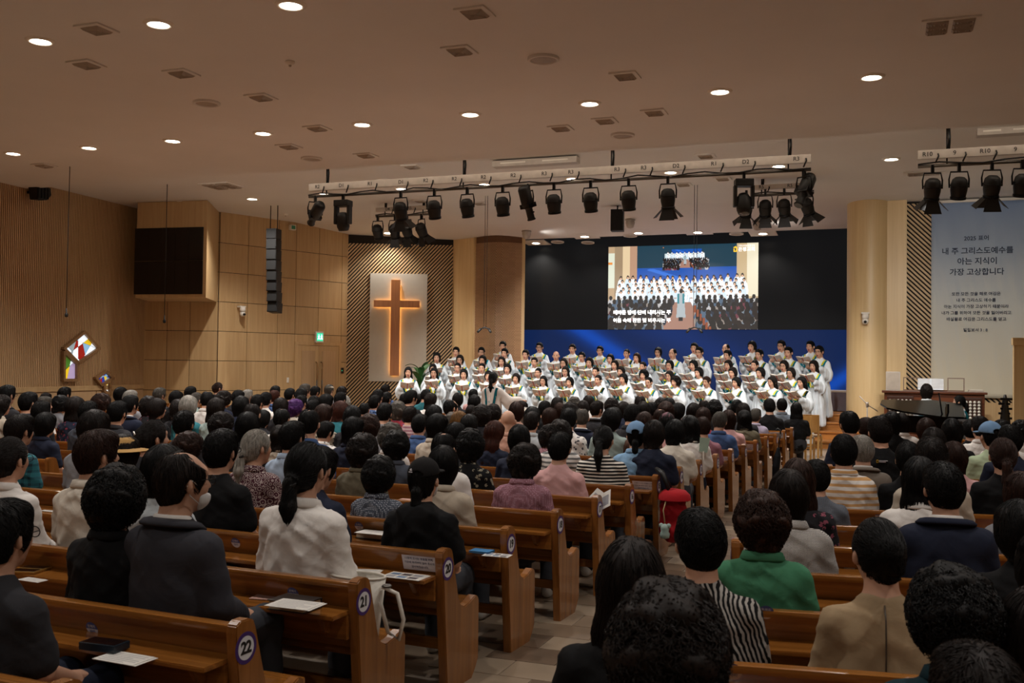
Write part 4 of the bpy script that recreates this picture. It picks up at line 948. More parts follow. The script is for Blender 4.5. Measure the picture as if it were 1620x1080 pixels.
def head_frame(yaw, pitch, piv=HP):
    R = rotm(yaw, pitch); return piv + R @ np.array((0, .035, .105)), R
ARM = {'lap': (((.165, -.01, .91), (.208, .02, .69), (.115, .26, .59)), (-.6, .7, -.1))}
_bodies = {}
def seated_body(yaw, pitch, h=.0085):
    key = (yaw, pitch)
    if key in _bodies: return _bodies[key]
    f = Fld((-.34, -.2, -.01), (.34, .62, 1.36), h); c, R = head_frame(yaw, pitch)
    put_head(f, c, R)
    f.cone((0, -.025, .97), (0, -.01, 1.08), .066, .052, .03)
    f.cone((0, -.01, .52), (0, -.02, .72), .135, .125, .04, sq=(1.15, .85, 1)); f.cone((0, -.02, .72), (0, -.03, .86), .122, .126, .05, sq=(1.15, .8, 1))
    [f.cone((0, -.025, .97), (q_ * .142, -.02, .91), .06, .05, .04) for q_ in (-1, 1)]
    for s_ in (-1, 1):
        a, b_, w_ = [np.array(p) * (s_, 1, 1) for p in ARM['lap'][0]]
        f.cone(a, b_, .048, .039, .03); f.cone(b_, w_, .039, .026, .015); hand(f, w_, np.array(ARM['lap'][1]) * (s_, 1, 1), (0, .2, 1), -s_, .8)
        f.cone((s_ * .09, .02, .52), (s_ * .1, .44, .52), .088, .062, .04); f.cone((s_ * .1, .44, .52), (s_ * .1, .47, .1), .06, .042, .03); f.cone((s_ * .1, .45, .05), (s_ * .105, .58, .035), .042, .033, .03)
    V, Q = f.mesh(); col = head_colors(V, c, R); me = np_mesh(V, Q, True, col); _bodies[key] = me; return me
def folds(V, N, amp, sc, seed):
    "soft hanging folds and pulled creases"
    a = V * sc + seed; x, y, z = a.T
    w1 = np.sin(x * 1.9 + 1.6 * np.sin(z * 1.1 + y) + .7 * z); w2 = np.sin(z * 2.3 + 1.8 * np.sin(x * 1.5 + seed) + y); w3 = np.sin((x * np.sign(V[:, 0]) + z * .8) * 3.9 + 1.2 * np.sin(z * 2.1))
    crease = (1 - np.abs(np.sin(x * 1.3 + z * 1.7 + 1.4 * np.sin(y * 1.7 + z)))) ** 4 + .8 * (1 - np.abs(np.sin(z * 1.9 - x * 1.1 + 1.1 * np.sin(x * 2.2)))) ** 4
    return V + N * (amp * (w1 * w2 + .5 * w3 + 1.3 * crease - .6))[:, None]
_cl = {}
def garment(kind, h=.0125):
    "seated top garments: a shell over torso and arms, open at neck and cuffs"
    if kind in _cl: return _cl[kind]
    o = dict(tee=.013, shirt=.015, blouse=.022, suit=.019, hoodie=.02, fitted=.009)[kind]
    f = Fld((-.42, -.24, .40), (.42, .45, 1.14), h)
    f.cone((0, -.005, .5), (0, -.02, .72), .135 + o, .128 + o, .04, sq=(1.17, .88, 1)); f.cone((0, -.02, .72), (0, -.03, .855), .125 + o, .128 + o, .05, sq=(1.17, .84, 1))
    [f.cone((0, -.025, .955), (q_ * .147, -.02, .905), .062 + o * .6, (.05 if kind != 'suit' else .056) + o * .8, .05) for q_ in (-1, 1)]; f.cone((0, -.025, .94), (0, -.018, .99), .085 + o * .4, .062 + o * .3, .05)
    long_ = kind in ('suit', 'blouse', 'fitted')
    for s_ in (-1, 1):
        a, b_, w_ = [np.array(p) * (s_, 1, 1) for p in ARM['lap'][0]]
        if long_: f.cone(a, b_, .05 + o, .046 + o, .035); f.cone(b_, b_ * .1 + w_ * .9, .045 + o, .034 + o * .7, .02)
        else:
            e = a * .22 + b_ * .78; f.cone(a, e, .051 + o, .056 + o, .035)
    # neck opening
    if kind == 'hoodie': f.cone((-.08, -.10, .98), (.08, -.10, .98), .045, .045, .05); f.ell((0, -.12, .93), (.1, .045, .08), .05)
    V, Q = f.mesh(); N = normals(V, Q); amp = dict(tee=.0036, shirt=.004, blouse=.0048, suit=.0022, hoodie=.0045, fitted=.003)[kind]
    V = folds(V, N, amp, 12 if kind != 'blouse' else 15, len(kind) * 1.3)
    me = np_mesh(V, Q); _cl[kind] = me; return me
def collar_me(r=.072, h=.045, flare=.022, tilt=.25, wide=1.1, zb=.995):
    V = []; Q = []; n = 40
    for i in range(n):
        a = pi * 1.5 - 2 * pi * i / n; gap = max(0, cos(a - pi / 2)) ** 4
        for (rr, zz) in ((r, .0), (r - .004, h), (r + flare * .6, h - .006), (r + flare + .004, .006), (r + flare, -.004)):
            y = rr * sin(a) * .95; V.append((rr * wide * cos(a), y - .02, zb + zz * (1 - .5 * gap) - tilt * (y + .0) * (.5 if y < 0 else .95)))
    for i in range(n):
        j = (i + 1) % n
        for k in range(4): Q.append((i * 5 + k, j * 5 + k, j * 5 + k + 1, i * 5 + k + 1))
        Q.append((i * 5 + 4, j * 5 + 4, j * 5, i * 5))
    return np_mesh(np.array(V), np.array(Q))
ME_COLLAR = collar_me(); ME_LAPEL = collar_me(.083, .03, .034, .3, 1.2); ME_SCOLLAR = collar_me(.07, .045, .006, .25, 1.08)
f = Fld((-.3, -.2, .0), (.3, .62, .66), .014)
f.cone((0, .0, .5), (0, -.01, .58), .15, .15, .04, sq=(1.18, .9, 1))
for s_ in (-1, 1): f.cone((s_ * .09, .02, .52), (s_ * .1, .44, .52), .1, .074, .04); f.cone((s_ * .1, .44, .52), (s_ * .1, .47, .09), .073, .06, .03)
V, Q = f.mesh(); ME_TROUSERS = np_mesh(folds(V, normals(V, Q), .003, 9, 2.0), Q)
f = Fld((-.08, -.13, -.01), (.08, .2, .13), .008); f.cone((0, -.06, .045), (0, .12, .035), .044, .036, .03); f.cone((0, -.05, .06), (0, -.05, .1), .04, .04, .03); f.half((0, 0, .002), (0, 0, -1)); V, Q = f.mesh(); ME_SHOE = np_mesh(V, Q)
# ------------------------------------------------------------------ hair: a shaped mass plus combed locks, in the head frame
def hair(style, seed=0):
    rs = np.random.RandomState(seed + 11); h = .0075
    f = Fld((-.2, -.26, -.42 if style in 'LWT' else -.24), (.2, .18, .24), h)
    o = dict(S=.014, M=.009, B=.024, P=.036, L=.02, W=.026, T=.011, U=.011, K=.006)[style]
    f.ell((0, -.014, .034), (.077 + o, .098 + o, .097 + o), .0)
    f.ell((0, -.03, -.0), (.074 + o, .078 + o, .08 + o), .03)
    if style in 'SM': f.cone((0, -.045, -.03), (0, -.05, -.06), .058, .044, .03); f.ell((0, .045, .095), (.062, .05, .035 if style == 'S' else .02), .03)
    if style == 'B': f.cone((0, -.03, -.03), (0, -.045, -.105), .098, .078, .03, sq=(1, .85, 1)); f.ell((0, .055, .075), (.07, .045, .045), .03)
    if style == 'P': f.ell((0, -.035, .02), (.122, .122, .115), .03); f.cone((0, -.05, -.02), (0, -.055, -.09), .1, .07, .04); f.ell((0, .05, .09), (.07, .055, .05), .03)
    if style in 'LW':
        f.cone((0, -.03, -.02), (0, -.06, -.14), .094, .09, .03, sq=(1, .75, 1)); f.cone((0, -.06, -.14), (0, -.085, -.32 if style == 'L' else -.30), .092, .06, .03, sq=(1.15, .5, 1)); f.ell((0, .05, .08), (.07, .045, .04), .03)
    if style == 'T':
        f.cone((0, -.05, -.03), (0, -.07, -.05), .06, .05, .03); f.ell((0, -.12, -.03), (.03, .03, .03), .02); f.cone((0, -.14, -.05), (0, -.15, -.16), .03, .034, .02); f.cone((0, -.15, -.16), (.01, -.14, -.29), .034, .012, .02)
    if style == 'U':
        f.cone((0, -.05, -.03), (0, -.06, -.06), .06, .048, .03); f.ell((0, -.115, .02), (.045, .04, .06), .025); f.ell((.02, -.125, -.03), (.03, .03, .045), .02)
    if style == 'K': f.cone((0, -.045, -.05), (0, -.05, -.085), .06, .05, .03); f.cone((0, -.12, -.06), (.0, -.13, -.13), .03, .024, .02); f.cone((0, -.13, -.13), (0, -.11, -.2), .024, .01, .02)
    # face opening
    if style in 'SMTUK':
        f.cone((0, .12, -.02), (0, .12, -.2), .085, .11, .01, 'sub', sq=(1, .9, 1)); f.ell((0, .115, .018), (.084, .062, .062), .015, 'sub')
        for s_ in (-1, 1): f.ell((s_ * .1, -.004, -.02), (.04, .043, .046), .01, 'sub'); f.cone((s_ * .09, .0, -.07), (s_ * .09, .0, -.2), .05, .06, .01, 'sub')
        if style in 'SM': f.cone((0, -.02, -.12), (0, -.06, -.2), .078, .085, .015, 'sub')
    else:
        f.cone((0, .13, -.02), (0, .135, -.24), .108, .135, .01, 'sub', sq=(.86, 1, 1)); f.ell((0, .12, .008), (.08, .066, .064), .015, 'sub')
        if style in 'BP': f.cone((0, .0, -.14), (0, -.02, -.3), .1, .12, .02, 'sub')
    if style == 'M': f.ell((0, -.04, .152), (.05, .055, .04), .012, 'sub'); f.ell((.02, .075, .11), (.075, .085, .062), .02, 'sub')
    V, Q = f.mesh(); N = normals(V, Q)
    if style in 'PW':
        a = V * (48 if style == 'P' else 26) + seed; d = np.sin(a[:, 0] + np.sin(a[:, 2] * 1.1)) * np.sin(a[:, 1] * 1.1 + np.sin(a[:, 0])) + np.sin(a[:, 2] * 1.2 + np.sin(a[:, 1] * .9)); V = V + N * ((.0085 if style == 'P' else .006) * d)[:, None]
    else:
        an = np.arctan2(V[:, 0], -V[:, 1]); d = np.sin(an * 19 + 2 * np.sin(V[:, 2] * 17 + seed)) * .5 + np.sin(an * 41 + V[:, 2] * 20) * .3; lum = np.sin(V[:, 0] * 43 + seed * 3) * np.sin(V[:, 1] * 37 + 1 + seed) * np.sin(V[:, 2] * 31 + seed); V = V + N * (.003 * d + .006 * lum)[:, None]
    # combed locks: thin tapered tubes that follow the mass
    n_ = dict(P=2000, M=1200, S=1900).get(style, 1700)
    fi = rs.randint(0, len(Q), n_ * 3); S0 = V[Q[fi]].mean(1); No = N[Q[fi, 0]]
    keep = ~((S0[:, 1] > .06) & (S0[:, 2] < .03)); S0 = S0[keep][:n_]; No = No[keep][:n_]; n_ = len(S0)
    crown = np.array((0, -.05, .13)); st_ = 6; Ln = dict(S=.05, M=.04, B=.085, P=.055, L=.15, W=.13, T=.075, U=.07, K=.05)[style] / st_
    pts = [S0 + No * .001]; p = S0.copy(); jit = rs.normal(0, .3 if style in 'SP' else .14, (n_, 3)); ph = rs.uniform(0, 6.28, n_)
    tgt = np.array((0, -.12, -.03)) if style == 'T' else (np.array((0, -.115, .02)) if style == 'U' else None)
    for k in range(st_):
        g = f.grad(p); g /= np.linalg.norm(g, axis=1)[:, None] + 1e-6
        dn = (p - crown) * (.8, .8, .3) + np.array((0, -.01, -.06)); dn /= np.linalg.norm(dn, axis=1)[:, None] + 1e-6
        if style in 'S': dn = dn * .8 + np.array((.25, .3, 0)) * (p[:, 2:3] > .06)
        if tgt is not None:
            q = tgt - p; L_ = np.linalg.norm(q, axis=1)[:, None]; up_ = (p[:, 2:3] > -.06); dn = np.where(up_, q / (L_ + 1e-6), dn)
        dn = dn + jit
        if style in 'PW':
            tw = np.cross(g, dn); a_ = (1.5 if style == 'P' else .7) * np.sin(k * (1.5 if style == 'P' else 1.1) + ph); dn = dn + tw * a_[:, None] + g * (.7 * np.cos(k * 1.5 + ph) if style == 'P' else 0 * ph)[:, None]
        dn -= g * (dn * g).sum(1)[:, None] * (.5 if style == 'P' else 1); dn /= np.linalg.norm(dn, axis=1)[:, None] + 1e-6
        p = p + dn * Ln; d = f.at(p); g = f.grad(p); g /= np.linalg.norm(g, axis=1)[:, None] + 1e-6
        lim = dict(P=.008, S=.0065, W=.006).get(style, .0045) * (.4 + .9 * (k / st_))
        p = p - g * (np.clip(d - lim, -.02, .02) * (.9 if style != 'P' else .6))[:, None]; pts.append(p)
    pts = np.stack(pts, 1); rad = np.linspace(1, .35, st_ + 1) * (.0021 if style not in 'PW' else .0030)
    tan_ = np.gradient(pts, axis=1); tan_ /= np.linalg.norm(tan_, axis=2)[..., None] + 1e-9; ref = np.where(np.abs(tan_[..., 2:3]) > .9, (1., 0, 0), (0, 0, 1.)); a = np.cross(tan_, ref); a /= np.linalg.norm(a, axis=2)[..., None] + 1e-9; b_ = np.cross(a, tan_)
    ring = [pts + (a * cos(t) + b_ * sin(t)) * rad[None, :, None] for t in (0, 2.094, 4.189)]; R3 = np.stack(ring, 2).reshape(-1, 3)
    ii = np.arange(n_)[:, None, None] * (st_ + 1) * 3 + np.arange(st_)[None, :, None] * 3 + np.arange(3)[None, None, :]; jj = np.arange(n_)[:, None, None] * (st_ + 1) * 3 + np.arange(st_)[None, :, None] * 3 + ((np.arange(3) + 1) % 3)[None, None, :]
    q2 = np.stack([ii, jj, jj + 3, ii + 3], -1).reshape(-1, 4) + len(V)
    return np_mesh(np.concatenate([V, R3]), np.concatenate([Q, q2]))
HAIR = {}
def hair_me(style, var=0):
    if (style, var) not in HAIR: HAIR[style, var] = hair(style, var * 5)
    return HAIR[style, var]
HAIRC = dict(k='#0d0b0b', d='#1a120f', b='#2e1a12', r='#3f1d12', g='#6b6660', w='#9a958d', s='#55504a', p='#4a2560', o='#6b4a22')
m, b, t = base('hair', .55, spec=.22); tc = t.add('ShaderNodeTexCoord'); oi = t.add('ShaderNodeObjectInfo'); mp = t.add('ShaderNodeMapping'); mp.inputs['Scale'].default_value = (90, 90, 7)
t.l.new(tc.outputs['Object'], mp.inputs['Vector']); n = t.add('ShaderNodeTexNoise', i_Scale=1.0, i_Detail=3.0); t.l.new(mp.outputs[0], n.inputs['Vector'])
r = t.ramp(n.outputs['Fac'], [(.3, (.55, .55, .55, 1)), (.7, (1.35, 1.35, 1.35, 1))]); t.l.new(t.mix(1.0, oi.outputs['Color'], r.outputs[0], 'MULTIPLY'), b.inputs['Base Color'])
bp = t.add('ShaderNodeBump', i_Strength=.5, i_Distance=.004); t.l.new(n.outputs['Fac'], bp.inputs['Height']); t.l.new(bp.outputs[0], b.inputs['Normal']); M_HAIR = m
m, b, t = base('skin', .5, spec=.4); an = t.add('ShaderNodeAttribute', attribute_name='Col'); oi = t.add('ShaderNodeObjectInfo'); hv = t.add('ShaderNodeHueSaturation')
v = t.math('MULTIPLY_ADD', oi.outputs['Random'], .25); v.node.inputs[2].default_value = .85; t.l.new(v, hv.inputs['Value']); t.l.new(an.outputs['Color'], hv.inputs['Color']); t.l.new(hv.outputs[0], b.inputs['Base Color'])
b.inputs['Subsurface Weight'].default_value = 0.0; M_SKIN = m
# ------------------------------------------------------------------ cloth
def cloth(nm, c1, pat=None, c2='#000000', sc=1.0, rough=.85):
    nm = 'cloth_' + nm
    if nm in MC: return MC[nm]
    m, b, t = base(nm, rough, spec=.2); tc = t.add('ShaderNodeTexCoord'); n = t.add('ShaderNodeTexNoise', i_Scale=6.0, i_Detail=5.0); t.l.new(tc.outputs['Object'], n.inputs['Vector'])
    a, c = srgb(c1), srgb(c2); outc = t.ramp(n.outputs['Fac'], [(.3, tuple(x * .9 for x in a[:3]) + (1,)), (.7, tuple(min(1, x * 1.08) for x in a[:3]) + (1,))]).outputs[0]
    if pat:
        sx = t.add('ShaderNodeSeparateXYZ'); t.l.new(tc.outputs['Object'], sx.inputs[0])
        wv = lambda out, f_: t.math('SINE', t.math('MULTIPLY', out, f_))
        if pat == 'stripe': fac = t.math('GREATER_THAN', wv(sx.outputs[2], 210 * sc), .1)
        elif pat == 'softstripe':
            d_ = t.math('ADD', t.math('MULTIPLY', sx.outputs[2], 130 * sc), t.math('MULTIPLY', t.math('SUBTRACT', n.outputs['Fac'], .5), 2.0)); fac = t.math('GREATER_THAN', t.math('SINE', d_), .2)
        elif pat == 'zebra': fac = t.math('GREATER_THAN', t.math('SINE', t.math('ADD', t.math('MULTIPLY', sx.outputs[0], 330), t.math('ADD', t.math('MULTIPLY', sx.outputs[2], 90), t.math('MULTIPLY', n.outputs['Fac'], 26)))), .1)
        elif pat == 'check': fac = t.math('MULTIPLY', t.math('ADD', t.math('GREATER_THAN', wv(sx.outputs[2], 900 * sc), 0), t.math('GREATER_THAN', wv(sx.outputs[0], 900 * sc), 0)), .5)
        elif pat == 'plaid': fac = t.math('MULTIPLY', t.math('ADD', t.math('GREATER_THAN', wv(sx.outputs[2], 120), .3), t.math('GREATER_THAN', wv(sx.outputs[0], 120), .3)), .5)
        elif pat == 'dots': vo = t.add('ShaderNodeTexVoronoi', i_Scale=75 * sc, i_Randomness=.15); t.l.new(tc.outputs['Object'], vo.inputs['Vector']); fac = t.math('LESS_THAN', vo.outputs['Distance'], .33)
        elif pat == 'floral':
            vo = t.add('ShaderNodeTexVoronoi', i_Scale=22 * sc); t.l.new(tc.outputs['Object'], vo.inputs['Vector']); fac = t.math('LESS_THAN', vo.outputs['Distance'], .36); n3_ = t.add('ShaderNodeTexNoise', i_Scale=40.0); t.l.new(tc.outputs['Object'], n3_.inputs['Vector']); fac = t.math('MULTIPLY', fac, t.math('GREATER_THAN', n3_.outputs['Fac'], .48))
        elif pat == 'paisley':
            vo = t.add('ShaderNodeTexVoronoi', i_Scale=26 * sc); t.l.new(tc.outputs['Object'], vo.inputs['Vector']); fac = t.math('GREATER_THAN', t.math('SINE', t.math('MULTIPLY', vo.outputs['Distance'], 22)), .35)
        outc = t.mix(fac, outc, c)
    t.l.new(outc, b.inputs['Base Color'])
    bp = t.add('ShaderNodeBump', i_Strength=.35, i_Distance=.01); n2 = t.add('ShaderNodeTexNoise', i_Scale=9.0, i_Detail=6.0, i_Distortion=1.5); t.l.new(tc.outputs['Object'], n2.inputs['Vector']); t.l.new(n2.outputs['Fac'], bp.inputs['Height']); t.l.new(bp.outputs[0], b.inputs['Normal'])
    MC[nm] = m; return m
m, b, t = base('cloth_tinted', .85, spec=.2); tc = t.add('ShaderNodeTexCoord'); oi = t.add('ShaderNodeObjectInfo'); n = t.add('ShaderNodeTexNoise', i_Scale=6.0, i_Detail=5.0); t.l.new(tc.outputs['Object'], n.inputs['Vector'])
r = t.ramp(n.outputs['Fac'], [(.3, (.88, .88, .88, 1)), (.7, (1.08, 1.08, 1.08, 1))]); t.l.new(t.mix(1.0, oi.outputs['Color'], r.outputs[0], 'MULTIPLY'), b.inputs['Base Color'])
bp = t.add('ShaderNodeBump', i_Strength=.35, i_Distance=.01); n2 = t.add('ShaderNodeTexNoise', i_Scale=9.0, i_Detail=6.0, i_Distortion=1.5); t.l.new(tc.outputs['Object'], n2.inputs['Vector']); t.l.new(n2.outputs['Fac'], bp.inputs['Height']); t.l.new(bp.outputs[0], b.inputs['Normal']); M_CLOTH = m
CC = dict(maroon='#46222c', tan='#a68f70', ash='#34343a', charcoal='#2b2b2f', white='#d9d4cf', beige='#b3a797', navy='#1d2233', grey='#77777c', dark='#1c1b1f', slate='#454a55', teal='#2d6a74', cream='#cdc5b8', sage='#8b9a96', green='#40795a', pale='#a9b0b4', black='#0e0e10', blue='#3f5680', paleblue='#9fb0c6', olive='#5f5848', pink='#c99d9c', linen='#a89c8c', peach='#b98e7c', mauve='#8a5f6a', red='#8a2f38', lightblue='#7fa3c4', lavender='#9d94a8', steel='#6f7a86', palegreen='#a9b899', taupe='#6e655c', brown='#4a3429', darkteal='#163038')
SPEC = {'grey_suit': ('ash', 'suit', None, None), 'taupe_suit': ('taupe', 'suit', None, None), 'white_print': ('white', 'tee', 'floral', '#4a4a52'), 'navy_floral': ('navy', 'tee', 'floral', '#8a3a4a'), 'teal_plaid': ('teal', 'shirt', 'plaid', '#1c3440'), 'grey_linen': ('grey', 'shirt', 'check', '#8c9096'), 'dark_floral': ('dark', 'tee', 'floral', '#8a4a5a'), 'green_floral': ('sage', 'tee', 'floral', '#4f6a2c'),
        'blue_plaid': ('blue', 'shirt', 'plaid', '#1c2a4a'), 'cream_print': ('cream', 'tee', 'floral', '#3a3030'), 'leopard_tee': ('linen', 'tee', 'floral', '#2a1a10'), 'print_shirt': ('white', 'shirt', 'floral', '#20242c'), 'maroon_paisley': ('maroon', 'shirt', 'paisley', '#a39592'), 'grey_print': ('grey', 'tee', 'floral', '#b8b4b0'), 'blue_print': ('blue', 'shirt', 'floral', '#9fb4d4'), 'red_floral': ('red', 'tee', 'floral', '#2c3a6a'),
        'pink_stripe': ('mauve', 'tee', 'softstripe', '#b09a98'), 'black_floral': ('black', 'tee', 'floral', '#8f8a78'), 'dot_blouse': ('slate', 'shirt', 'dots', '#a9aeb8'), 'grey_stripe': ('white', 'shirt', 'softstripe', '#6a6a6a'), 'rose_dot': ('mauve', 'tee', 'dots', '#c8a4a4'), 'stripe_tee': ('black', 'tee', 'stripe', '#d8d2c8'), 'orange_stripe': ('white', 'shirt', 'softstripe', '#c99c68'), 'gingham_shirt': ('white', 'shirt', 'check', '#141416'), 'zebra_blouse': ('black', 'tee', 'zebra', '#a8a39d'), 'tweed_shirt': ('slate', 'tee', 'check', '#6a6e76'), 'mauve_shirt': ('mauve', 'shirt', 'dots', '#b490a0'),
        'cream_knit': ('cream', 'tee', None, None), 'beige_dress': ('tan', 'fitted', None, None), 'black_hoodie': ('black', 'hoodie', None, None), 'black_jacket': ('black', 'blouse', None, None), 'black_logo': ('black', 'tee', None, None), 'black_piped': ('black', 'tee', None, None), 'charcoal_polo': ('charcoal', 'tee', None, None), 'pink_jacket': ('pink', 'blouse', None, None)}
NAMEW = {'tee': 'short-sleeved top', 'shirt': 'collared shirt', 'blouse': 'loose blouse', 'suit': 'suit jacket', 'hoodie': 'short-sleeved hooded top', 'fitted': 'fitted dress'}
PATW = {None: '', 'floral': ' floral', 'plaid': ' plaid', 'check': ' checked', 'paisley': ' paisley', 'softstripe': ' striped', 'stripe': ' striped', 'dots': ' dotted', 'zebra': ' zebra-striped'}
COLW = dict(ash='charcoal grey', darkteal='dark teal', palegreen='pale green', lightblue='light blue', paleblue='pale blue', dark='dark', pale='pale grey', steel='steel grey', linen='beige linen')
def wear(code):
    if code in SPEC: c, k, p, c2 = SPEC[code]
    else:
        c, k0 = code.split('_'); k = dict(jacket='suit', knit='tee', dress='fitted', polo='tee').get(k0, k0); p = c2 = None
    m = cloth(code, CC[c], p, c2) if p else M_CLOTH; return k, m, '%s%s %s' % (COLW.get(c, c), PATW[p], NAMEW[k]), srgb(CC[c])
# ------------------------------------------------------------------ headwear, glasses, masks (head frame)
def cap_me(brim=True, open_back=True):
    f = Fld((-.13, -.15, .0), (.13, .24, .2), .006); f.ell((0, -.012, .045), (.092, .112, .1), 0.0); f.half((0, 0, .045), (0, .12, -1))
    f.ell((0, -.012, .030), (.085, .105, .1), 0.004, 'sub')
    if brim: f.ell((0, .125, .05), (.075, .075, .012), .01); f.ell((0, .13, .028), (.085, .085, .018), .004, 'sub'); f.ell((0, .0, .045), (.084, .1, .08), .004, 'sub')
    if open_back: f.ell((0, -.12, .05), (.034, .04, .022), .004, 'sub')
    f.ell((0, -.015, .146), (.008, .008, .005), .004)
    V, Q = f.mesh(); return np_mesh(V, Q)
ME_CAP = cap_me(); ME_BEANIE = cap_me(False, False)
ME_HAT = lathe_me([(.0, .165), (.06, .16), (.085, .13), (.092, .06), (.11, .052), (.175, .035), (.178, .03), (.1, .045), (.088, .05)], 28, True, Matrix.Translation((0, -.012, 0)) @ Matrix.Diagonal((1, 1.12, 1, 1)))
f = Fld((-.13, -.16, .0), (.13, .2, .2), .006); f.ell((0, -.005, .075), (.094, .115, .05), 0.0); f.ell((0, .11, .058), (.06, .045, .012), .02); f.half((0, 0, .048), (0, -.05, -1)); V, Q = f.mesh(); ME_FLAT = np_mesh(V, Q)
bm = bmesh.new()
for s_ in (-1, 1):
    b_tube(bm, [(s_ * .035 + .026 * cos(a * pi / 8), .108, .01 + .02 * sin(a * pi / 8)) for a in range(17)], .0022, 5, False); b_tube(bm, [(s_ * .06, .106, .016), (s_ * .078, .06, .018), (s_ * .084, -.01, .012), (s_ * .082, -.03, -.012)], .0022, 5)
b_tube(bm, [(-.01, .11, .014), (.01, .11, .014)], .0022, 5); ME_GLASSES = mesh_of(bm, smooth=True)
f = Fld((-.1, .0, -.15), (.1, .15, .02), .006); f.ell((0, .048, -.055), (.061, .064, .06), 0); f.half((0, .04, 0), (0, -1, 0)); f.half((0, 0, -.015), (0, .3, 1)); V, Q = f.mesh()
ME_MASK = np_mesh(V, Q)
bm = bmesh.new()
for s_ in (-1, 1): b_tube(bm, [(s_ * .06, .05, -.02), (s_ * .084, -.005, .02), (s_ * .09, -.025, 0), (s_ * .084, -.012, -.04), (s_ * .058, .045, -.085)], .002, 5)
ME_LOOPS = mesh_of(bm, smooth=True)
M_PANTS = [cloth('pants_dark', '#15161a'), cloth('pants_navy', '#1a2030'), cloth('pants_grey', '#3a3c42')]
M_SHOES = [plain('shoe_white', '#b9b4ac', .5), plain('shoe_black', '#121214', .4)]
ME_TIE = lathe_me([(.03, -.01), (.036, 0), (.03, .01), (.026, 0), (.03, -.01)], 14)
M_CLIP = plain('hair_clip', '#cfcac2', .25, .6)
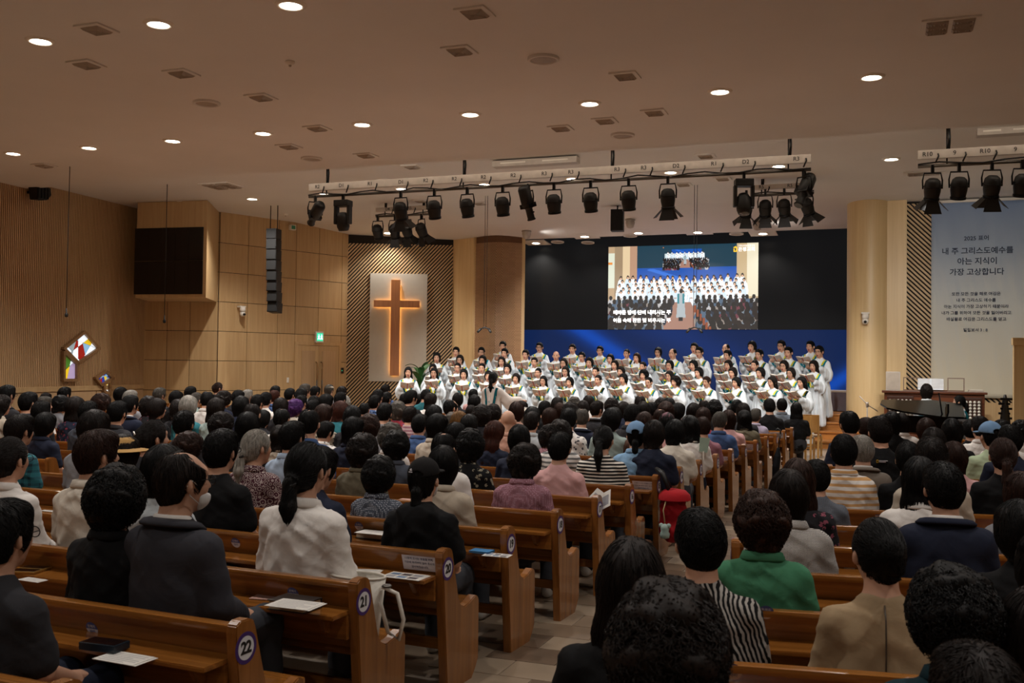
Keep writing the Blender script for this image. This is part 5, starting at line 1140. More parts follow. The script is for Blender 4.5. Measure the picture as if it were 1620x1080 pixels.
AUD = """
12 609 27 S k charcoal_jacket
9 620 22 S g white_print
3 624 25 W d beige_shirt
46 620 29 S k navy_tee
73 621 22 S d grey_shirt
70 627 23 S s white_shirt
66 634 29 S k dark_tee
103 612 24 S k white_shirt
97 624 25 P k grey_tee
120 627 34 L d navy_floral
140 634 32 S k slate_shirt
161 621 31 P b dark_tee
191 612 21 S k charcoal_tee
207 617 15 S w grey_shirt
33 655 46 S d teal_plaid
73 652 37 B k navy_shirt
151 648 60 B d grey_linen
187 634 33 S k charcoal_shirt
18 692 50 U d white_blouse
196 684 40 H d grey_jacket
157 680 68 S b cream_shirt
207 625 29 S k navy_suit
253 613 23 S s charcoal_shirt
236 626 22 P d dark_floral
250 630 27 B d black_tee
279 617 22 S k black_tee
302 611 17 S k dark_tee
299 625 22 B w teal_tee
311 620 18 S s green_floral
283 631 27 W d dark_tee
329 618 26 M k white_shirt
346 605 19 U b charcoal_tee
355 617 21 P d navy_tee
343 629 32 L d sage_tee
377 616 19 S k dark_tee
392 616 15 S w grey_shirt
382 626 35 B k navy_tee
292 649 37 S k charcoal_tee
352 650 40 P d sage_shirt
393 651 38 B k dark_tee
245 666 48 U d charcoal_tee
300 681 46 P b dark_tee
262 703 68 B k pale_tee L21
352 679 66 S k black_tee
292 711 92 M d grey_suit L22
436 610 15 S k dark_tee
435 616 18 M r blue_plaid
408 624 21 S k charcoal_tee
421 620 18 S k white_tee
459 614 16 S k dark_tee
483 607 15 S s grey_tee
477 613 22 S k black_tee
499 610 16 S k navy_tee
521 608 17 F s grey_jacket
541 611 18 S d charcoal_tee
445 629 24 B d dark_tee
468 631 21 P p cream_print
477 625 20 S k black_tee
497 625 17 S k charcoal_tee
496 632 17 S k dark_tee
517 623 22 B k navy_tee
539 620 21 S k dark_tee
545 626 14 P w pink_tee
539 633 22 B r teal_tee
400 637 21 M d green_tee
417 656 18 B k dark_tee
447 645 29 M k white_shirt
490 646 40 M k blue_shirt
513 639 25 L b leopard_tee
516 665 22 S k print_shirt
464 666 32 S k paleblue_shirt
444 675 32 W d beige_shirt
408 680 52 T w maroon_paisley
558 641 32 B k dark_tee
577 636 24 M k charcoal_tee
560 659 34 L k navy_shirt
585 655 26 P b grey_print
576 685 48 P d olive_shirt
488 700 70 T k white_blouse L21
507 704 56 S k navy_tee L20
598 616 22 S k charcoal_shirt
610 608 16 S d blue_suit
593 625 21 S k blue_print
612 620 13 S k dark_tee
609 637 28 S k grey_tee
630 634 20 P s red_floral
651 617 20 S k black_tee
640 622 13 S k dark_tee
663 622 12 B k navy_tee
674 615 15 S k teal_tee
682 621 22 W d white_tee
649 643 27 S d pink_stripe
687 640 23 B k dark_tee
665 655 28 S k blue_shirt
693 654 36 B k beige_shirt
620 669 36 P s white_shirt
628 680 44 P k slate_shirt
714 631 22 M k black_tee
725 621 17 B k dark_tee
717 652 21 P s grey_print
727 649 18 B o beige_tee
749 615 13 S k pink_tee
751 624 15 B k pink_tee
746 639 16 M d charcoal_tee
763 640 24 P d dark_tee
781 639 20 P d beige_tee
743 655 30 L k white_tee
722 668 34 B k charcoal_tee
704 683 52 M k white_shirt
745 678 42 P k black_floral
702 704 55 B k linen_shirt
672 722 60 K k black_hoodie L20
602 722 55 P k dot_blouse L19
818 635 24 B b peach_tee
826 634 15 B d dark_tee
804 649 24 N k peach_shirt
831 643 16 H w cream_tee
843 643 22 B k dark_tee
842 651 32 S d pale_shirt
862 634 18 S k black_tee
882 628 16 B d dark_tee
886 637 17 B b charcoal_tee
909 627 15 P s grey_tee
903 636 20 P d dark_tee
871 645 22 B b navy_tee
900 645 32 S k white_print
921 645 18 M s navy_suit
931 625 16 B d white_tee
923 633 15 B d dark_tee
945 634 20 S d charcoal_suit
968 644 22 B k sage_tee
783 664 42 L r navy_tee
822 671 44 B k navy_tee
887 664 44 P d grey_stripe
832 699 56 P d mauve_shirt L18
887 684 48 S k pink_tee L17
870 676 40 P d rose_dot
955 672 42 T k stripe_tee L16
968 629 20 P d dark_tee
987 635 14 B d navy_tee
1013 625 21 M d dark_tee
1018 635 18 B d charcoal_tee
972 643 27 B k charcoal_tee
1001 638 31 S k charcoal_shirt
1020 650 14 L b brown_tee
1031 636 14 S k navy_tee
1046 629 18 P d dark_tee
1059 629 16 B k dark_tee
1054 634 32 W b navy_tee
1074 637 20 B k black_tee
1045 646 20 M b slate_tee
1056 651 27 E k pink_jacket
1098 637 21 B d charcoal_tee
1115 632 18 M d dark_tee
1131 632 19 P k black_tee
1113 644 22 B b red_tee
1139 650 26 S s blue_shirt
1152 648 18 B b pink_tee
1158 641 15 S k dark_tee
1007 667 37 A k lightblue_shirt L15
1035 663 32 B d navy_tee L15
1068 662 34 B k cream_knit L14
1091 656 28 W k white_shirt L13
1112 659 24 S b mauve_tee L12
1166 632 16 S k dark_tee
1176 637 19 B d charcoal_tee
1178 648 30 W k olive_shirt
1196 646 18 S s lavender_shirt
1217 630 17 S k black_tee
1237 630 22 S k steel_shirt
1260 636 21 L k black_tee
1343 650 37 S k navy_tee
1370 660 18 S b dark_tee
1391 658 43 S d black_logo
1411 651 24 B k black_tee
1425 653 20 B d white_shirt
1465 661 32 B b black_tee
1477 676 42 B d charcoal_tee
1506 662 38 B k black_tee
1550 658 28 S d white_blouse
1535 664 14 S k black_tee
1566 667 20 A k palegreen_tee
1585 664 28 S k white_tee
1598 672 40 S k navy_tee
1615 664 20 P k white_shirt
1335 687 46 S k orange_stripe
1363 688 32 S w taupe_suit
1437 699 28 S k black_tee
1473 691 52 S d beige_shirt
1508 698 26 B b pink_tee
1586 693 46 T b black_tee
1455 722 50 L k white_blouse
1491 730 74 S k navy_suit R2
1616 746 50 B b grey_shirt
1262 725 60 L b dark_floral
1248 742 64 B d gingham_shirt
1292 727 40 S k tweed_shirt
1204 774 95 P b green_shirt R1
1107 803 106 S k zebra_blouse R0
1000 850 122 L d black_tee R-1
1060 916 190 P d black_tee R-2
1388 820 85 U k beige_dress R0
1503 893 150 P k darkteal_shirt R-1
1545 1018 185 S d charcoal_tee R-2
8 790 66 S k charcoal_polo L23
188 735 92 P k black_jacket L22
1655 838 80 B k white_tee R0
1640 930 120 B d peach_shirt R-1
1612 790 70 B k black_piped R1
"""
WID = dict(S=.21, B=.235, P=.26, L=.235, W=.24, T=.2, U=.205, M=.2, N=.175, K=.21, A=.21, H=.22, F=.2, E=.21)
def seat(x, y, row):
    k, n = row
    if k == 'L': p = pewL(n) + FL * .26; d = DLr
    else: y0 = 3.57 - .65 * tan(AR) + n * SPR; p = Vector((-.9, y0, 0)) + FR * .26; d = DRr
    v = ray(x, y); det = -v.x * d.y + d.x * v.y; t = (-p.x * d.y + d.x * p.y) / det; s_ = (v.x * p.y - v.y * p.x) / det
    return CP + v * t, s_, t
people = []
for i, l in enumerate(AUD.strip().split('\n')):
    q = l.split(); people.append(dict(i=i, x=float(q[0]), y=float(q[1]), W=float(q[2]), st=q[3], hc=q[4], cl=q[5], row=(q[6][0], int(q[6][1:])) if len(q) > 6 else None))
used = {}
for pp in sorted(people, key=lambda p: (p['row'] is None, -p['W'])):
    x, y, W_ = pp['x'], pp['y'], pp['W']
    cands = [pp['row']] if pp['row'] else ([('L', n) for n in range(4, 23)] if x < 1300 and not (x > 1225 and W_ > 35) else [('R', r) for r in range(-2, 15)])
    best = None
    for c in cands:
        P, s_, t = seat(x, y, c); Wp = WID[pp['st']] * F / t
        cost = ((P.z - 1.28) / .05) ** 2 * .5 + (log(W_ / Wp) / (.18 if W_ > 24 else .32)) ** 2
        for u in used.get(c, []):
            g = abs(u - s_)
            if g < .47: cost += ((.47 - g) / .06) ** 2
        if c[0] == 'L':
            if s_ < .3: cost += ((.3 - s_) / .12) ** 2
            for a, b_ in GAP:
                if a - .1 < s_ < b_ + .1: cost += 8
        if best is None or cost < best[0]: best = (cost, c, P, s_, t)
    used.setdefault(best[1], []).append(best[3]); pp.update(row=best[1], P=best[2], s=best[3], t=best[4])
rows_sorted = {}
for pp in people: rows_sorted.setdefault(pp['row'], []).append(pp)
GLASSES = {(18, 692), (253, 613), (187, 634), (352, 679), (832, 699), (464, 666), (8, 790), (292, 711), (499, 610), (12, 609), (207, 625), (598, 616)}
POSES = [(0, 0), (radians(-22), 0), (radians(14), radians(-4)), (radians(-8), radians(-14))]
def dress_head(e, st, hc, yaw, pitch, piv=HP, var=0, x=0):
    c, R = head_frame(yaw, pitch, piv); Mh = Matrix.Translation(Vector(c)) @ Matrix(R.tolist()).to_4x4()
    if st == 'N': return Mh
    hs = {'A': 'K', 'E': 'B', 'F': 'S', 'H': 'B'}.get(st, st)
    ho = link('hair', hair_me(hs, var), M_HAIR, e, M=Mh, color=srgb(HAIRC[hc]))
    if st in 'KA': link('cap', ME_CAP, cloth('cap_black', '#121011') if st == 'K' else cloth('cap_blue', '#6f90b4'), e, M=Mh @ Matrix.Translation((0, 0, -.006)) @ Matrix.Scale(1.05 if st == 'K' else 1.13, 4))
    if st == 'E': link('beret', ME_BEANIE, cloth('beret_pink', '#7d5660'), e, M=Mh @ Matrix.Scale(1.08, 4))
    if st == 'F': link('flat_cap', ME_FLAT, cloth('flat_cap', '#9a9284'), e, M=Mh)
    if st == 'H': link('sun_hat', ME_HAT, cloth('hat_straw' if hc != 'w' else 'hat_cream', '#b9925a' if hc != 'w' else '#c9bfb0'), e, M=Mh @ Matrix.Translation((0, -.01, .02)) @ Matrix.Diagonal((1, 1, .72, 1)))
    if st == 'T': link('hair_tie', ME_TIE, M_BLACK, ho, M=Matrix.Translation((0, -.135, -.045)) @ Matrix.Rotation(.5, 4, 'X'))
    if st == 'U' and x in (18, 245): link('hair_clip', boxm(-.022, .022, -.006, .006, -.006, .006, .003), M_CLIP, ho, M=Matrix.Translation((0, -.155, .05)) @ Matrix.Rotation(.5, 4, 'Y'))
    return Mh
rp = random.Random(5)
for row, lst in rows_sorted.items():
    lst.sort(key=lambda p: p['s'])
    for k, pp in enumerate(lst):
        P, st = pp['P'], pp['st']; kind, m_, desc, cname = wear(pp['cl'])
        top = 1.284 + dict(S=.018, M=.012, B=.026, P=.04, L=.022, W=.03, T=.013, U=.013, K=.022, A=.022, E=.03, F=.02, H=.04, N=0)[st]
        s_ = max(.86, min(1.12, P.z / top)); big = pp['W'] > 45
        ps = POSES[0] if rp.random() < .45 else rp.choice(POSES[1:])
        if pp['i'] == 0: ps = POSES[0]
        if row[0] == 'R': ps = POSES[0] if rp.random() < .6 else POSES[2]
        rz = (-AL if row[0] == 'L' else AR) + rp.uniform(-.07, .07) + (.16 if row[0] == 'L' and pp['s'] < .4 else 0)
        c, R = head_frame(*ps); off_ = Matrix.Rotation(rz, 3, 'Z') @ Vector((c[0], c[1], 0)) * s_
        where = ('%s from aisle in pew %s' % (ORD[k + 1], NWORD[row[1]])) if row[0] == 'L' else ('%s from aisle, %s right-block pew from back' % (ORD[k + 1], ORD[row[1] + 3]))
        hold = ''
        e = tag(empty('person', (P.x - off_.x, P.y - off_.y, 0), rz, s_), 'seated person in %s, %s' % (desc, where), 'person', 'seated congregation')
        pp['obj'] = e; pp['Rz'] = rz; pp['sc'] = s_
        link('body', seated_body(*ps), M_SKIN, e)
        Mh = dress_head(e, st, pp['hc'], ps[0], ps[1], HP, k % 2 if st in 'SBP' else 0, int(pp['x']))
        g = link({'tee': 't_shirt', 'shirt': 'shirt', 'blouse': 'blouse', 'suit': 'suit_jacket', 'hoodie': 'hooded_top', 'fitted': 'dress'}[kind], garment(kind), m_, e, color=cname)
        if kind in ('shirt', 'blouse'): link('collar', ME_COLLAR, m_, g, color=cname)
        if kind == 'suit': link('lapel_collar', ME_LAPEL, m_, g, color=cname); link('shirt_collar', ME_SCOLLAR, cloth('collar_white', '#d8d4d0'), e)
        if pp['t'] < 9 or row[0] == 'R' or pp['s'] < 1.0: link('trousers', ME_TROUSERS, M_CLOTH, e, color=srgb(['#15161a', '#1a2030', '#3a3c42'][rp.randrange(3)]))
        if pp['s'] < 1.1 and pp['t'] < 9:
            for sx in (-1, 1): link('shoe', ME_SHOE, M_SHOES[rp.randrange(2)], e, (sx * .1, .5, 0))
        if (pp['x'], pp['y']) in GLASSES: link('glasses', ME_GLASSES, M_DKMETAL, e, M=Mh)
        if (pp['x'], pp['y']) in {(292, 711), (672, 722)}: mk = link('face_mask', ME_MASK, plain('mask_white', '#d5d6d8', .8), e, M=Mh); link('ear_loops', ME_LOOPS, plain('mask_white', '#d5d6d8', .8), mk)
        if pp['cl'] == 'black_logo':
            M_ = Matrix.Translation((.0, -.153, .925)); link('logo_frame', prism_me([(-.045, -.012), (-.029, -.012), (-.029, .012), (-.045, .012), (-.045, -.008), (-.041, -.008), (-.041, .008), (-.033, .008), (-.033, -.008), (-.045, -.008)], -.003, .02, 'y'), plain('logo_yellow', '#b08a20', .6), g, M=M_)
            for z_ in (-.006, .004): link('logo_lettering', boxm(-.024, .045 if z_ > 0 else .03, -.003, .02, z_, z_ + .004), M_STWH, g, M=M_)
        if st == 'K':
            d_ = Vector((-.42, -.86, .28)).normalized(); pt = Vector((0, -.012, .04)) + Vector((d_.x * .0975, d_.y * .1185, d_.z * .106)); Mc = Mh @ Matrix.Translation(pt) @ Matrix.Rotation(atan2(d_.x, -d_.y), 4, 'Z') @ Matrix.Rotation(-.25, 4, 'X')
            link('cap_emblem', prism_me([(-.008, 0), (.009, 0), (.011, .006), (.004, .007), (.003, .014), (-.004, .013), (-.005, .007), (-.01, .006)], -.002, .004, 'y'), M_STWH, e, M=Mc)
            for x_ in (-.011, 0, .011): link('cap_letter', boxm(x_ - .003, x_ + .003, -.002, .004, -.011, -.005), M_STWH, e, M=Mc)
        if pp['cl'] == 'beige_dress':
            link('zip', tube_me([(0, -.1, 1.0), (0, -.14, .95), (0, -.153, .85), (0, -.146, .7), (0, -.15, .55)], .0032, 6), plain('zip_dark', '#4a4036', .4), g)
# ------------------------------------------------------------------ choir
SP = np.array((0, -.01, 1.385))
def stand_proto(arms, mouth, h=.0085):
    f = Fld((-.72 if arms == 'conduct' else -.36, -.24, -.01), (.72 if arms == 'conduct' else .36, .5, 1.66), h); R = rotm(0, -.08 if arms == 'book' else 0); c = SP + R @ np.array((0, .035, .105)); put_head(f, c, R, mouth)
    f.cone((0, -.02, 1.3), (0, -.01, 1.41), .064, .053, .03); f.cone((0, -.02, .88), (0, -.02, 1.06), .13, .12, .05, sq=(1.2, .85, 1)); f.cone((0, -.02, 1.06), (0, -.03, 1.22), .118, .125, .05, sq=(1.12, .8, 1)); [f.cone((0, -.025, 1.305), (q_ * .14, -.02, 1.25), .058, .05, .04) for q_ in (-1, 1)]
    for s_ in (-1, 1):
        a = np.array((s_ * .162, -.01, 1.245))
        if arms == 'book': b_, w_, d, up = (s_ * .21, .04, 1.04), (s_ * .12, .27, 1.12), (-s_ * .45, .85, .35), (0, .3, -1)
        else: b_, w_, d, up = ((.33, .06, 1.06), (.5, .3, 1.05), (.4, .9, .1), (0, 0, 1)) if s_ > 0 else ((-.2, .14, 1.04), (-.2, .4, 1.15), (.1, .9, .3), (0, 0, 1))
        f.cone(a, b_, .05, .04, .03); f.cone(b_, w_, .04, .026, .015); hand(f, w_, d, up, s_ if arms == 'book' else -s_, .75 if arms == 'book' else .35)
        f.cone((s_ * .085, -.02, .86), (s_ * .09, -.01, .48), .085, .058, .04); f.cone((s_ * .09, -.01, .48), (s_ * .09, -.03, .09), .056, .038, .03); f.cone((s_ * .09, -.05, .05), (s_ * .1, .1, .03), .042, .03, .03)
    V, Q = f.mesh(); return np_mesh(V, Q, True, head_colors(V, c, R, mouth))
def robe_proto(arms, h=.012):
    f = Fld((-.75 if arms == 'conduct' else -.44, -.36, .06), (.75 if arms == 'conduct' else .44, .46, 1.45), h)
    f.cone((0, -.02, 1.2), (0, -.01, .16), .142, .235, .05, sq=(1.1, .85, 1)); [f.cone((0, -.025, 1.295), (q_ * .143, -.02, 1.243), .072, .062, .05) for q_ in (-1, 1)]; f.cone((0, -.02, 1.27), (0, -.015, 1.33), .09, .064, .04)
    for s_ in (-1, 1):
        a = np.array((s_ * .162, -.01, 1.235))
        if arms == 'book': b_ = np.array((s_ * .215, .03, 1.04)); w_ = np.array((s_ * .135, .24, 1.11)); dr_ = .13
        else: b_ = np.array((.33, .06, 1.06) if s_ > 0 else (-.2, .14, 1.04)); w_ = np.array((.47, .26, 1.06) if s_ > 0 else (-.2, .36, 1.13)); dr_ = .18
        f.cone(a, b_, .07, .08, .04); f.cone(b_, w_, .075, .075, .03); f.cone(b_ - (0, 0, .06), w_ - (0, .03, dr_), .07, .045, .06); f.cone(a - (0, 0, .05), b_ - (0, 0, .12), .06, .065, .05)
    f.half((0, 0, .1), (0, 0, -1), .01)
    V, Q = f.mesh(); N = normals(V, Q); an = np.arctan2(V[:, 0], V[:, 1]); k = np.clip((1.22 - V[:, 2]) / .9, 0, 1); body = np.exp(-((np.abs(V[:, 0]) / .36) ** 6))
    d = (.022 * np.cos(an * 13) + .012 * np.cos(an * 29 + 1.3)) * k ** .6 + .006 * np.sin(V[:, 2] * 14 + an * 4)
    V = V + N * (d * body)[:, None]; return V, Q, np_mesh(V, Q), BVHTree.FromPolygons([tuple(v) for v in V], [tuple(int(i) for i in q) for q in Q])
RB = robe_proto('book', .0105); RCN = robe_proto('conduct')
ME_CH = stand_proto('book', 1.0); ME_CH2 = stand_proto('book', .35); ME_CON = stand_proto('conduct', .3)
M_ROBE = cloth('choir_robe', '#ccd3d9'); M_TEAL = cloth('stole_teal', '#1b8295'); M_YEL = cloth('stole_yellow', '#d8cf3a')
def strip(bvh, path, o0, o1, side):
    "band laid on the robe: path of (x,z), from offset o0 to o1 sideways, seen from side (+1 front, -1 back)"
    V = []; Q = []; last = None
    for i, (x, z) in enumerate(path):
        a = path[max(i - 1, 0)]; b_ = path[min(i + 1, len(path) - 1)]; d = Vector((b_[0] - a[0], b_[1] - a[1])).normalized(); n = Vector((-d.y, d.x))
        for k in range(4):
            o = o0 + (o1 - o0) * k / 3; px, pz = x + n.x * o, z + n.y * o; hit = bvh.ray_cast(Vector((px, side * 1.0, pz)), Vector((0, -side, 0)))
            if hit[0] is None:
                q = bvh.find_nearest(Vector((px, side * .03, pz))); p = q[0] + q[1] * .006
            else: p = hit[0] + Vector((0, side * .007, 0))
            V.append(p)
    for i in range(len(path) - 1):
        for k in range(3): a = i * 4 + k; Q.append((a, a + 1, a + 5, a + 4))
    return V, Q
def joinstrips(L):
    V, Q = [], []
    for v, q in L: n = len(V); V += v; Q += [tuple(i + n for i in f_) for f_ in q]
    bm = bmesh.new(); bv = [bm.verts.new(v) for v in V]
    for f_ in Q: bm.faces.new([bv[i] for i in f_])
    r = bmesh.ops.solidify(bm, geom=bm.faces[:], thickness=.003); bmesh.ops.recalc_face_normals(bm, faces=bm.faces); return mesh_of(bm, smooth=True)
def vpath(s_, n=14): return [(s_ * (.125 * (1 - i / n) + .004), 1.345 - .34 * (i / n)) for i in range(n + 1)]
bv_ = RB[3]
ST_T = joinstrips([strip(bv_, vpath(1), .032, .072, 1), strip(bv_, vpath(-1), -.032, -.072, 1), strip(bv_, [(s, z) for s, z in [(-.12, 1.32), (-.11, 1.25), (0, 1.17), (.11, 1.25), (.12, 1.32)]], -.02, .02, -1)])
ST_Y = joinstrips([strip(bv_, vpath(1), -.002, .032, 1), strip(bv_, vpath(-1), .002, -.032, 1)])
bc_ = RCN[3]
CON_T = joinstrips([strip(bc_, [(s_ * (.125 - .05 * (i / 10)), 1.31 - .36 * i / 10) for i in range(11)], -.024, .024, -1) for s_ in (-1, 1)] + [strip(bc_, [(-.05, 1.325), (0, 1.25), (.05, 1.325)], -.03, .03, -1)])
ME_EMB = tube_me([(-.014, 0, -.02), (-.014, 0, .008), (0, 0, .02), (.014, 0, .008), (.014, 0, -.02)], .004, 5)
# open songbook
def book_parts():
    d = {}
    for s_ in (-1, 1):
        n = 6; V = []; Q = []
        prof = [(s_ * (.004 + .165 * i / n), .02 * sin(pi * (i / n) ** .7) * (1 - .4 * i / n) + .012) for i in range(n + 1)]
        poly = [(s_ * .004, .002)] + prof + [(s_ * .169, .004)]
        d['pages', s_] = prism_me([(a, c) for a, c in poly] if s_ > 0 else [(a, c) for a, c in poly][::-1], -.118, .118, 'y')
        d['cover', s_] = boxm(min(s_ * .006, s_ * .178), max(s_ * .006, s_ * .178), -.125, .125, -.003, .002, .001)
    d['spine'] = boxm(-.012, .012, -.126, .126, -.006, .001, .002); return d
BK = book_parts(); M_COVER = plain('songbook_cover', '#c6bbb0', .6); M_PAGE = plain('songbook_page', '#d6d2c8', .8); M_SPINE = plain('songbook_spine', '#b5482c', .5)
def songbook(M, label):
    e = tag(empty('songbook'), label, 'book', 'songbooks held by the choir'); e.matrix_world = M
    for s_ in (-1, 1): c = link('cover', BK['cover', s_], M_COVER, e, M=Matrix.Rotation(-s_ * .22, 4, 'Y')); link('pages', BK['pages', s_], M_PAGE, e, M=Matrix.Rotation(-s_ * .22, 4, 'Y'))
    link('spine', BK['spine'], M_SPINE, e); return e
CHOIR = """646 580 f L k 1|687 581 f L k 1|734 583 f B k 1|773 586 f B k 1|817 590 f B d 1|860 594 f L k 1|902 596 f B k 1|947 593 f U d 1|987 590.5 f B k 1|1027 596.6 f U k 1|1069.5 594 f P d 1|1119 595.4 f S b 1|1166 596 f B k 1|1223 594.7 f L d 1|1269.5 595.4 f L k 1
685 575 f B k 2|724.5 574 f U k 2|763 574.5 f U k 2|803 575 f B k 2|852 582 f U k 2|895 579 f L d 2|943 580 f U d 2|983 579 f L d 2|1019 584 f P k 2|1060 586 f B d 2|1106.5 580.6 f B k 2|1160 580.6 f B d 2|1204 580.6 f B k 2|1252 581 f B d 2
691 557 f B k 3|728 561 f B d 3|764 561.5 f B k 3|794 563.6 f L d 3|846 565 f U k 3|892 566 f L d 3|933 565 f B k 3|973 569 f L d 3|1018 572 f U d 3|1060 569 f B k 3|1098 569 f B k 3|1153 569 f L d 3|1195 569.5 f U d 3|1241 569.5 f B d 3|1288 569.5 f W d 3
722 548.5 m S k 4|762 549 m S k 4|799 550.6 m S k 4|832 553 m S k 4|880 555.6 m N k 4|921 556.6 m S k 4|966 559.6 f B k 4|1008 558 f L b 4|1065 551 m M k 4|1107 548.5 m S k 4|1152 553.5 m S k 4|1202 552 m S k 4|1248 548.5 m S k 4|1297 546 m S k 4
796 539.5 m S k 5|854 541.5 m S k 5|906 544 m S d 5|949.7 547 m S k 5|992 552 f U k 5|1041.6 549 f B k 5|1099 542 m S k 5|1149 543.6 m M k 5|1190.5 539 m B k 5|1237 538 m S k 5|1283 539 m S k 5"""
RY = {1: (22.75, 0), 2: (23.62, .17), 3: (24.42, .34), 4: (25.22, .51), 5: (26.2, .68)}
RW = {1: 'front', 2: 'second', 3: 'third', 4: 'fourth', 5: 'back'}
CONP = on_y(780, 600, 18.7)
rc_ = random.Random(9)
for line in CHOIR.split('\n'):
    its = [q.split() for q in line.split('|')]
    for k, q in enumerate(its):
        x, y = float(q[0]), float(q[1]); g, st, hc, r = q[2], q[3], q[4], int(q[5]); Yr, z0 = RY[r]; p = on_y(x, y, Yr)
        top = 1.612 + dict(S=.016, M=.01, B=.024, P=.036, L=.02, W=.026, T=.012, U=.012, N=0)[st]; s_ = (p.z - z0) / top; s_ = max(.9, min(1.12, s_))
        rz = atan2(CONP.y - p.y, CONP.x - p.x) - pi / 2; rz = pi + (rz - pi if rz > 0 else rz + pi) * .55 + rc_.uniform(-.1, .1)
        e = tag(empty('person', (p.x, p.y, z0), rz, s_), 'robed choir singer holding songbook, %s from left in the %s row' % (ORD[k + 1], RW[r]), 'person', 'choir singers in white robes')
        link('body', ME_CH if rc_.random() < .6 else ME_CH2, M_SKIN, e)
        if st != 'N':
            R = rotm(0, -.08); c = SP + R @ np.array((0, .035, .105)); Mh = Matrix.Translation(Vector(c)) @ Matrix(R.tolist()).to_4x4(); link('hair', hair_me(st, k % 2 if st in 'SBP' else 0), M_HAIR, e, M=Mh @ Matrix.Translation((0, -.004, .006)) @ Matrix.Diagonal((.93, .95, .95, 1)), color=srgb(HAIRC[hc]))
            if k % 4 == 1: link('glasses', ME_GLASSES, M_DKMETAL, e, M=Mh)
        ro = link('robe', RB[2], M_ROBE, e); link('teal_stole', ST_T, M_TEAL, e); link('yellow_stole', ST_Y, M_YEL, e); link('emblem', ME_EMB, M_TEAL, ro, (0, .135, 1.17))
        if x > 1285: 
            link('trousers', boxm(-.17, .17, -.08, .06, .06, .5, .05), M_PANTS[2], e)
            for sx in (-1, 1): link('shoe', ME_SHOE, M_SHOES[0], e, (sx * .095, 0, 0))
        Mb = Matrix.Translation((p.x, p.y, z0)) @ Matrix.Rotation(rz, 4, 'Z') @ Matrix.Translation((0, .37 * s_, (1.19 + rc_.uniform(-.03, .04)) * s_)) @ Matrix.Rotation(rc_.uniform(-.15, .15), 4, 'Z') @ Matrix.Rotation(radians(36), 4, 'X')
        songbook(Mb, 'open songbook held by the %s singer from left, %s row' % (ORD[k + 1], RW[r]))
# conductor, seen from behind
p = on_y(780, 588, 18.7); s_ = p.z / 1.63
e = tag(empty('person', (p.x, p.y, 0), .0, s_), 'conductor in white robe with teal bands, arms spread, back turned', 'person'); link('body', ME_CON, M_SKIN, e)
Mh = dress_head(e, 'T', 'k', 0, 0, SP); ro = link('robe', RCN[2], cloth('conductor_robe', '#cfc8c2'), e); link('teal_bands', CON_T, M_TEAL, e); link('emblem', ME_EMB, M_TEAL, ro, (0, -.2, 1.03))
# ------------------------------------------------------------------ keyboard corner on the right
YO = 23.6
KNOB = lathe_me([(0, .02), (.03, .02), (.026, .0), (.012, -.02), (.012, -.04)], 10)
def px_x(px, Y): return on_y(px, 600, Y).x
x0, x1 = px_x(1399, YO), px_x(1558, YO); zt_ = on_y(1480, 619, YO).z; zb_ = 0
og = tag(empty('organ_console', ((x0 + x1) / 2, YO, 0)), 'dark wooden organ console below the banner', 'organ'); hw = (x1 - x0) / 2
link('case', boxm(-hw, hw, -.0, .5, 0, zt_ - .04, .01), W_DARK, og); link('top_board', boxm(-hw - .05, hw + .05, -.06, .55, zt_ - .05, zt_, .01), W_DARK, og)
for s_ in (-1, 1):
    jb = link('stop_jamb', boxm(-.27, .27, -.06, 0, zt_ - .75, zt_ - .12, .01), plain('jamb_wood', '#3a1d10', .4), og, (s_ * (hw - .33), 0, 0))
    for i in range(6):
        for j in range(8): link('stop_knob', KNOB, plain('ivory_knob', '#d9d6cc', .3), jb, M=Matrix.Translation((-.21 + i * .084, -.085, zt_ - .69 + j * .068)) @ Matrix.Rotation(pi / 2, 4, 'X'))
for i in range(3): kb = link('manual_keyboard', boxm(-.62, .62, -.35 + i * .1, -.2 + i * .1, .78 + i * .07, .82 + i * .07, .005), plain('ivory_keys', '#d8d4c8', .3), og)
link('music_desk', prism_me([(-.62, 0), (.62, 0), (.62, .02), (-.62, .02)], zt_, zt_ + .03, 'z'), W_DARK, og, (0, .1, 0))
for s_ in (-1, 1):
    fr = link('desk_frame', prism_me([(0, 0), (.34, 0), (.34, .3), (0, .3), (0, .02), (.02, .02), (.02, .28), (.32, .28), (.32, .02), (0, .02)], -.01, .01, 'y'), plain('desk_frame_wood', '#7a6456', .5), og, (s_ * .62 - (.34 if s_ > 0 else 0), .1, zt_))
sx0, sx1 = px_x(1452, YO), px_x(1493, YO); zs0 = on_y(1470, 619, YO).z; zs1 = on_y(1470, 601, YO).z
ms = tag(empty('sheet_music', ((sx0 + sx1) / 2, YO + .05, zs0 + .035)), 'open white music score standing on the organ', 'sheet music')
for s_ in (-1, 1):
    pg_ = link('page', boxm(min(0, s_ * (sx1 - sx0) / 2), max(0, s_ * (sx1 - sx0) / 2), -.006, 0, 0, zs1 - zs0), plain('score_page', '#dfe6ee', .6), ms, (0, 0, 0), (-.12, 0, 0))
    for i in range(7): link('staff_lines', boxm(min(.02 * s_, s_ * .26), max(.02 * s_, s_ * .26), -.0075, -.006, .04 + i * .032, .048 + i * .032), M_GREYV, pg_)
